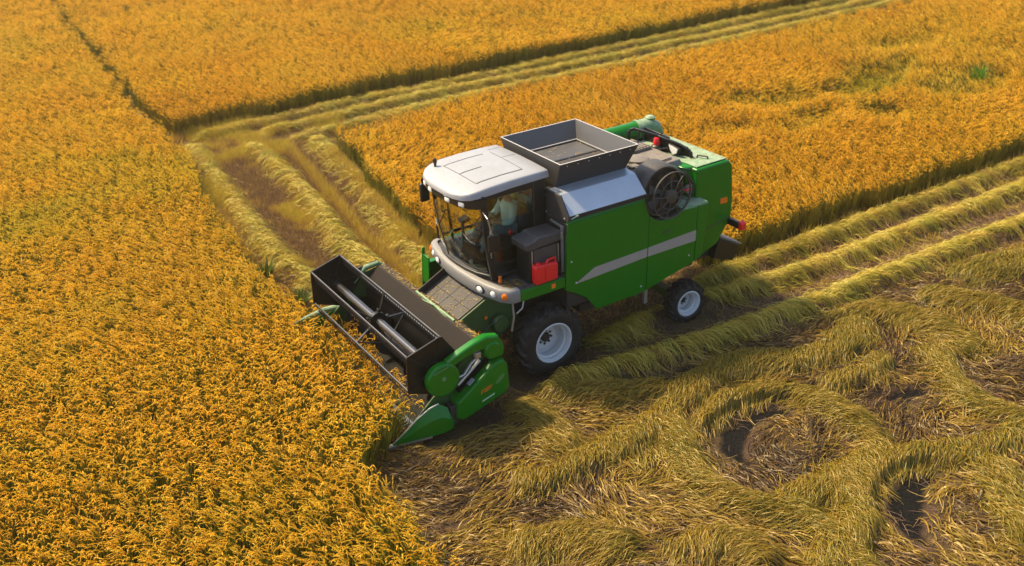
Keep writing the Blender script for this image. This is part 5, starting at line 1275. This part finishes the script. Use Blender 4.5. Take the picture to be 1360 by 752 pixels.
# reel arm with green guards
bm = B(); lathe(bm, [(0.0, -1.90), (0.24, -1.90), (0.27, -1.88), (0.27, -1.78), (0.25, -1.76), (0.0, -1.755)], 36, (-2.38, 0, 1.09)); obj('drive_guard', bm, GREEN, HD, bevel=0.008)
bm = B(); lathe(bm, [(0.0, -1.905), (0.03, -1.905), (0.035, -1.90)], 12, (-2.38, 0, 1.12)); bar(bm, (-2.55, -1.905, 1.25), (-2.30, -1.905, 1.30), 0.006, 0.012); obj('guard_bolt', bm, GREEN_DUSTY, HD)
bm = B()
apath = [(-2.28, 1.30), (-2.05, 1.385), (-1.82, 1.45), (-1.62, 1.47), (-1.48, 1.42), (-1.40, 1.28), (-1.39, 1.16)]
rows = []
for i, (x, z) in enumerate(apath):
    a = Vector(apath[max(0, i-1)]); b = Vector(apath[min(len(apath)-1, i+1)]); t = (b-a).normalized(); n = Vector((-t.y, t.x)); hw = (0.06, 0.065, 0.075, 0.10, 0.12, 0.10, 0.07)[i]
    rows.append([(x-n.x*hw, -1.88, z-n.y*hw), (x+n.x*hw*0.75, -1.88, z+n.y*hw*0.75), (x+n.x*hw, -1.85, z+n.y*hw), (x+n.x*hw, -1.75, z+n.y*hw), (x-n.x*hw, -1.75, z-n.y*hw)])
sections(bm, rows); obj('reel_drive_arm', bm, GREEN, HD, bevel=0.01, angle=40)
bm = B(); lathe(bm, [(0.0, -1.90), (0.12, -1.90), (0.145, -1.88), (0.145, -1.74), (0.0, -1.735)], 28, (-1.52, 0, 1.30)); obj('drive_guard', bm, GREEN, HD)
bm = B(); tube(bm, [(-2.2, -1.80, 0.98), (-2.0, -1.81, 1.02), (-1.86, -1.80, 1.16), (-1.75, -1.80, 1.22)], 0.022, 8); tube(bm, [(-2.1, -1.78, 0.86), (-1.7, -1.78, 1.15)], 0.03, 8); obj('lift_ram', bm, STEEL, HD)
bm = B(); box(bm, (-1.80, -1.84, 1.22), (-1.70, -1.76, 1.32)); obj('ram_pin', bm, STEEL, HD, bevel=0.01)
bm = B(); bar(bm, (-1.62, -1.72, 1.36), (-2.46, -1.72, 1.24), 0.05, 0.09); bar(bm, (-1.62, 1.86, 1.36), (-2.46, 1.86, 1.26), 0.04, 0.08); obj('reel_arm', bm, BLACK_STEEL, HD, bevel=0.008)

# --- reel
RL = empty('reel', H)
RC_, RR = (-2.46, 1.245), 0.49
ANG = [70, 142, 214, 286, 358]
RY0, RY1 = -1.70, 1.80
def rp(a, r=RR): return (RC_[0]+r*math.cos(R(a)), RC_[1]+r*math.sin(R(a)))
bm = B(); tube(bm, [(RC_[0], RY0-0.02, RC_[1]), (RC_[0], RY1+0.02, RC_[1])], 0.064, 24); obj('reel_tube', bm, CHROME, RL)
bm = B(); tube(bm, [(RC_[0]+0.10, RY0, RC_[1]-0.09), (RC_[0]+0.10, RY1, RC_[1]-0.09)], 0.018, 10); obj('reel_rod', bm, CHROME, RL)
for y in (RY0, RY1):
    pl = [rp(a, RR*1.02) for a in ANG]; bm = B(); prism(bm, pl, 'y', y-0.004, y+0.004); ep_ = obj('reel_end_plate', bm, BLACK_STEEL, RL)
    bm = B()
    for a, b in zip(pl, pl[1:]+pl[:1]): bar(bm, (a[0], y, a[1]), (b[0], y, b[1]), 0.028, 0.03)
    for a in pl: bar(bm, (RC_[0], y, RC_[1]), (a[0], y, a[1]), 0.04, 0.022)
    lathe(bm, [(0.0, y-0.03), (0.11, y-0.03), (0.11, y+0.03), (0.0, y+0.03)], 20, (RC_[0], 0, RC_[1]))
    obj('plate_ribs', bm, BLACK_STEEL, ep_, bevel=0.004)
for y in (0.12,):
    bm = B()
    for a in ANG:
        p = rp(a); bar(bm, (RC_[0], y, RC_[1]), (p[0], y, p[1]), 0.045, 0.02)
        q = rp(a+36, RR*0.45); bar(bm, (RC_[0], y, RC_[1]), (RC_[0]+0.2*math.cos(R(a+12)), y, RC_[1]+0.2*math.sin(R(a+12))), 0.06, 0.024)
    for a, b in zip(ANG, ANG[1:]+ANG[:1]):
        if (a, b) in ((214, 286), (286, 358)): p, q = rp(a, RR), rp(b, RR); bar(bm, (p[0], y, p[1]), (q[0], y, q[1]), 0.035, 0.018)
    bar(bm, (RC_[0]-0.02, RY0+0.05, RC_[1]-0.12), (RC_[0]-0.02, RY0+0.1, RC_[1]-0.12), 0.01, 0.01) if False else None
    lathe(bm, [(0.08, y-0.05), (0.145, y-0.04), (0.145, y+0.04), (0.08, y+0.05)], 20, (RC_[0], 0, RC_[1])); obj('reel_spider', bm, BLACK_STEEL, RL, bevel=0.004)
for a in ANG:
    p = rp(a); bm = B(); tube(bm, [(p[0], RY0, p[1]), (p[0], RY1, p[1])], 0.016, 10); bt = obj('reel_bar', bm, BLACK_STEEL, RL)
    bm = B(); bar(bm, (p[0]-0.004, RY0+0.02, p[1]+0.017), (p[0]-0.004, RY1-0.02, p[1]+0.017), 0.006, 0.005); obj('bar_highlight', bm, STEEL, bt)  # thin bright strip that paints a highlight along the bar's top
    bm = B(); n = 46
    bar(bm, (p[0]+0.012, RY0+0.04, p[1]-0.035), (p[0]+0.012, RY1-0.04, p[1]-0.035), 0.010, 0.03)
    for k in range(n):
        y = RY0+0.06+(RY1-RY0-0.12)*k/(n-1); tube(bm, [(p[0]+0.01, y, p[1]-0.02), (p[0]+0.02, y, p[1]-0.10), (p[0]+0.055, y, p[1]-0.20)], 0.0062, 5)
    obj('reel_tines', bm, TANK, bt)

# ------------------------------------------------------------------ things on the machine
T = empty('fuel_can', loc=(-0.10, -1.215, 1.768)); tag(T, 'bright red ribbed plastic can on the platform in front of the black box', 'can')
bm = B(); sections(bm, [[(-0.20, -0.075, 0.0), (0.20, -0.055, 0.0), (0.20, 0.05, 0.0), (-0.20, 0.05, 0.0)], [(-0.215, -0.08, 0.03), (0.215, -0.06, 0.03), (0.215, 0.05, 0.03), (-0.215, 0.05, 0.03)], [(-0.22, -0.08, 0.30), (0.22, -0.06, 0.27), (0.22, 0.05, 0.27), (-0.22, 0.05, 0.30)], [(-0.19, -0.07, 0.335), (0.20, -0.05, 0.30), (0.20, 0.04, 0.30), (-0.19, 0.04, 0.335)]])
obj('can_body', bm, RED, T, bevel=0.015, seg=3)
bm = B()
for k in range(4): bar(bm, (0.02, -0.074+0.004, 0.06+0.06*k), (0.20, -0.064, 0.055+0.058*k), 0.018, 0.012)
bar(bm, (-0.03, -0.078, 0.03), (-0.03, -0.076, 0.29), 0.02, 0.012); obj('can_rib', bm, RED, T, bevel=0.004)
bm = B(); tube(bm, [(0.19, -0.01, 0.29), (0.19, -0.01, 0.37), (0.05, -0.01, 0.36), (0.02, -0.01, 0.30)], 0.020, 10); obj('can_handle', bm, RED, T)
bm = B(); lathe(bm, [(0.035, 0.325), (0.035, 0.36), (0.0, 0.362)], 14, (-0.14, -0.015, 0), 'z'); obj('can_cap', bm, RED, T)

# loose chaff lying on the machine
def build_chaff():
    rg = np.random.default_rng(9); P = []
    def spread(n, f):
        for _ in range(n): P.append(f(rg.random(), rg.random()))
    spread(170, lambda a, b: (-1.60+0.12*a, HY0+0.05+(HY1-HY0-0.1)*b, 1.343))
    spread(90, lambda a, b: (-1.48+0.72*a, -0.70+1.05*b, fz(-1.48+0.72*a, 0.018)))
    spread(70, lambda a, b: (2.05+1.0*a, -0.60+1.4*b, 2.95+0.01*b))
    spread(60, lambda a, b: (-0.78+0.4*a, -1.15+0.3*b, 1.772))
    spread(50, lambda a, b: (3.25+0.6*a, -1.0+1.8*b, 2.882))
    spread(40, lambda a, b: (0.65+1.1*a, -0.6+1.05*b, 3.252))
    P = np.array(P); n = len(P); a = rg.uniform(0, 6.28, n); L = rg.uniform(0.03, 0.12, n)
    t = np.linspace(-0.5, 0.5, 3)[None]
    C3 = np.stack([P[:, :1]+np.cos(a)[:, None]*L[:, None]*t, P[:, 1:2]+np.sin(a)[:, None]*L[:, None]*t, P[:, 2:]+0.004+0.02*(0.25-t*t)*rg.random((n, 1))], -1)
    V, Q = ribbons(C3, np.full((n, 3), 0.006), rg.uniform(-0.5, 0.5, n))
    o = np_mesh('chaff', V, Q, [STRAW], tint=np.repeat(rg.uniform(0.3, 0.7, n), 6)); COL.objects.link(o)
    tag(o, 'bits of loose straw lying on the header plate, feeder and deck of the harvester', 'chaff', kind='stuff')
build_chaff()
# driver
def skin_mesh(name, pts, edges, radii, mat, parent, root=0, sub=2):
    me = bpy.data.meshes.new(name); me.from_pydata(pts, edges, [])
    o = bpy.data.objects.new(name, me); COL.objects.link(o); o.parent = parent; me.materials.append(mat)
    sk = o.modifiers.new('skin', 'SKIN'); sk.use_smooth_shade = True
    for i, r in enumerate(radii):
        v = me.skin_vertices[0].data[i]; v.radius = r if isinstance(r, tuple) else (r, r); v.use_root = (i == root)
    s = o.modifiers.new('sub', 'SUBSURF'); s.levels = sub; s.render_levels = sub
    return o
D = empty('person', loc=(0.05, 0.05, 2.15)); tag(D, 'driver in pale teal shirt and grey jeans seated in the cab holding the wheel', 'person')
def build_driver():
    ox, oy, oz = 0.05, 0.05, 2.15
    def L(x, y, z): return (x-ox, y-oy, z-oz)
    pts, ed, rad = [], [], []
    def v(p, r, link=None):
        pts.append(L(*p)); rad.append(r)
        if link is not None: ed.append((link, len(pts)-1))
        return len(pts)-1
    pel = v((0.03, 0.05, 2.25), (0.15, 0.11)); wa = v((0.055, 0.05, 2.40), (0.14, 0.10), pel); ches = v((0.06, 0.05, 2.56), (0.155, 0.105), wa); sh = v((0.06, 0.05, 2.67), (0.11, 0.08), ches)
    nk = v((0.04, 0.05, 2.755), 0.05, sh); hd0 = v((0.02, 0.05, 2.82), (0.072, 0.078), nk); hd1 = v((0.01, 0.05, 2.90), (0.078, 0.09), hd0); hd2 = v((0.02, 0.05, 2.965), (0.055, 0.065), hd1)
    arms = []
    for s in (-1, 1):
        a = v((0.06, 0.05+s*0.17, 2.64), 0.058, sh); e = v((-0.06, 0.05+s*0.25, 2.42), 0.045, a); f = v((-0.20, 0.05+s*0.20, 2.42), 0.036, e); w = v((-0.285, 0.05+s*0.175, 2.455), 0.026, f)
        pm = v((-0.325, 0.05+s*0.17, 2.475), (0.034, 0.018), w)
        for k, ln in enumerate((0.055, 0.065, 0.06, 0.048)):
            b = v((-0.35, 0.05+s*(0.145+0.016*k), 2.495-0.004*k), 0.0095, pm); v((-0.35-ln*0.5, 0.05+s*(0.145+0.016*k), 2.50-0.008*k), 0.0085, b); v((-0.35-ln*0.45, 0.05+s*(0.145+0.016*k), 2.475-0.008*k), 0.0075, len(pts)-1)
        b = v((-0.315, 0.05+s*0.135, 2.49), 0.011, pm); v((-0.345, 0.05+s*0.118, 2.50), 0.0095, b)
    for s in (-1, 1):
        h = v((-0.02, 0.05+s*0.10, 2.24), 0.088, pel); k1 = v((-0.24, 0.05+s*0.13, 2.31), 0.078, h); k = v((-0.42, 0.05+s*0.15, 2.335), 0.060, k1); m = v((-0.54, 0.05+s*0.15, 2.14), 0.052, k); an = v((-0.64, 0.05+s*0.15, 1.945), 0.034, m); v((-0.74, 0.05+s*0.155, 1.90), 0.035, an)
    body = skin_mesh('body', pts, ed, rad, SKIN, D)
    # clothes follow the same bones
    q, e2, r2 = [], [], []
    def w(p, r, link=None):
        q.append(L(*p)); r2.append(r)
        if link is not None: e2.append((link, len(q)-1))
        return len(q)-1
    a0 = w((0.035, 0.05, 2.29), (0.17, 0.13)); a1 = w((0.055, 0.05, 2.42), (0.165, 0.125), a0); a2 = w((0.06, 0.05, 2.57), (0.178, 0.125), a1); a3 = w((0.06, 0.05, 2.69), (0.12, 0.09), a2)
    for s in (-1, 1):
        b = w((0.06, 0.05+s*0.18, 2.645), 0.075, a3); c = w((-0.06, 0.05+s*0.255, 2.42), 0.06, b); w((-0.22, 0.05+s*0.195, 2.43), 0.046, c)
    skin_mesh('shirt', q, e2, r2, SHIRT, D)
    q, e2, r2 = [], [], []
    a0 = w((0.03, 0.05, 2.26), (0.172, 0.13))
    for s in (-1, 1):
        b = w((-0.05, 0.05+s*0.10, 2.25), 0.105, a0); c = w((-0.24, 0.05+s*0.13, 2.315), 0.092, b); d = w((-0.425, 0.05+s*0.15, 2.34), 0.074, c); e = w((-0.54, 0.05+s*0.15, 2.14), 0.066, d); w((-0.635, 0.05+s*0.15, 1.965), 0.056, e)
    skin_mesh('trousers', q, e2, r2, JEANS, D)
    for s in (-1, 1):
        bm = B(); c = Vector(L(-0.70, 0.05+s*0.153, 1.905))
        sections(bm, [[c+Vector((dx, a*wd, z)) for a, z in ((-1, -0.04), (1, -0.04), (1.0, 0.0), (0.6, hh), (-0.6, hh), (-1.0, 0.0))] for dx, wd, hh in ((0.10, 0.035, 0.06), (0.05, 0.042, 0.065), (-0.04, 0.045, 0.03), (-0.10, 0.04, 0.015), (-0.13, 0.02, -0.005))])
        obj('shoe', bm, SHOE, D, bevel=0.01)
    bm = B(); bmesh.ops.create_uvsphere(bm, u_segments=20, v_segments=14, radius=1.0)
    for vv in bm.verts: vv.co = Vector(L(0.028, 0.05, 2.925))+Vector((vv.co.x*0.100, vv.co.y*0.088, max(vv.co.z, -0.35+0.8*max(0, -vv.co.x))*0.085))
    obj('hair', bm, HAIR, D)
    bm = B(); hexa(bm, [(-0.085-ox, 0.035-oy, 2.855-oz), (-0.062-ox, 0.03-oy, 2.855-oz), (-0.062-ox, 0.07-oy, 2.855-oz), (-0.085-ox, 0.065-oy, 2.855-oz), (-0.070-ox, 0.044-oy, 2.90-oz), (-0.06-ox, 0.04-oy, 2.90-oz), (-0.06-ox, 0.06-oy, 2.90-oz), (-0.07-ox, 0.056-oy, 2.90-oz)]); obj('nose', bm, SKIN, D, bevel=0.006)
    for s in (-1, 1):
        bm = B(); bmesh.ops.create_uvsphere(bm, u_segments=10, v_segments=8, radius=0.010, matrix=Matrix.Translation(L(-0.064, 0.05+s*0.032, 2.90))); obj('eye', bm, HAIR, D)
        bm = B(); bmesh.ops.create_uvsphere(bm, u_segments=10, v_segments=8, radius=1.0)
        for vv in bm.verts: vv.co = Vector(L(0.02, 0.05+s*0.080, 2.88))+Vector((vv.co.x*0.018, vv.co.y*0.010, vv.co.z*0.03))
        obj('ear', bm, SKIN, D)
    bm = B(); bar(bm, L(-0.066, 0.03, 2.832), L(-0.066, 0.07, 2.832), 0.012, 0.008); obj('mouth', bm, RED, D)
build_driver()

# ------------------------------------------------------------------ warm dusty air over the field
def build_haze():
    m = bpy.data.materials.new('dusty_air'); m.use_nodes = True
    t = m.node_tree; t.nodes.clear()
    o = t.nodes.new('ShaderNodeOutputMaterial'); v = t.nodes.new('ShaderNodeVolumePrincipled')
    v.inputs['Color'].default_value = (1.0, 0.86, 0.58, 1); v.inputs['Density'].default_value = 0.0009; v.inputs['Anisotropy'].default_value = 0.5
    t.links.new(v.outputs[0], o.inputs['Volume'])
    bm = B(); box(bm, (-760, -760, -1.6), (760, 760, 12.0)); hz = obj('haze', bm, m); tag(hz, 'thin golden dusty air lying over the rice field', 'haze', kind='stuff')
build_haze()
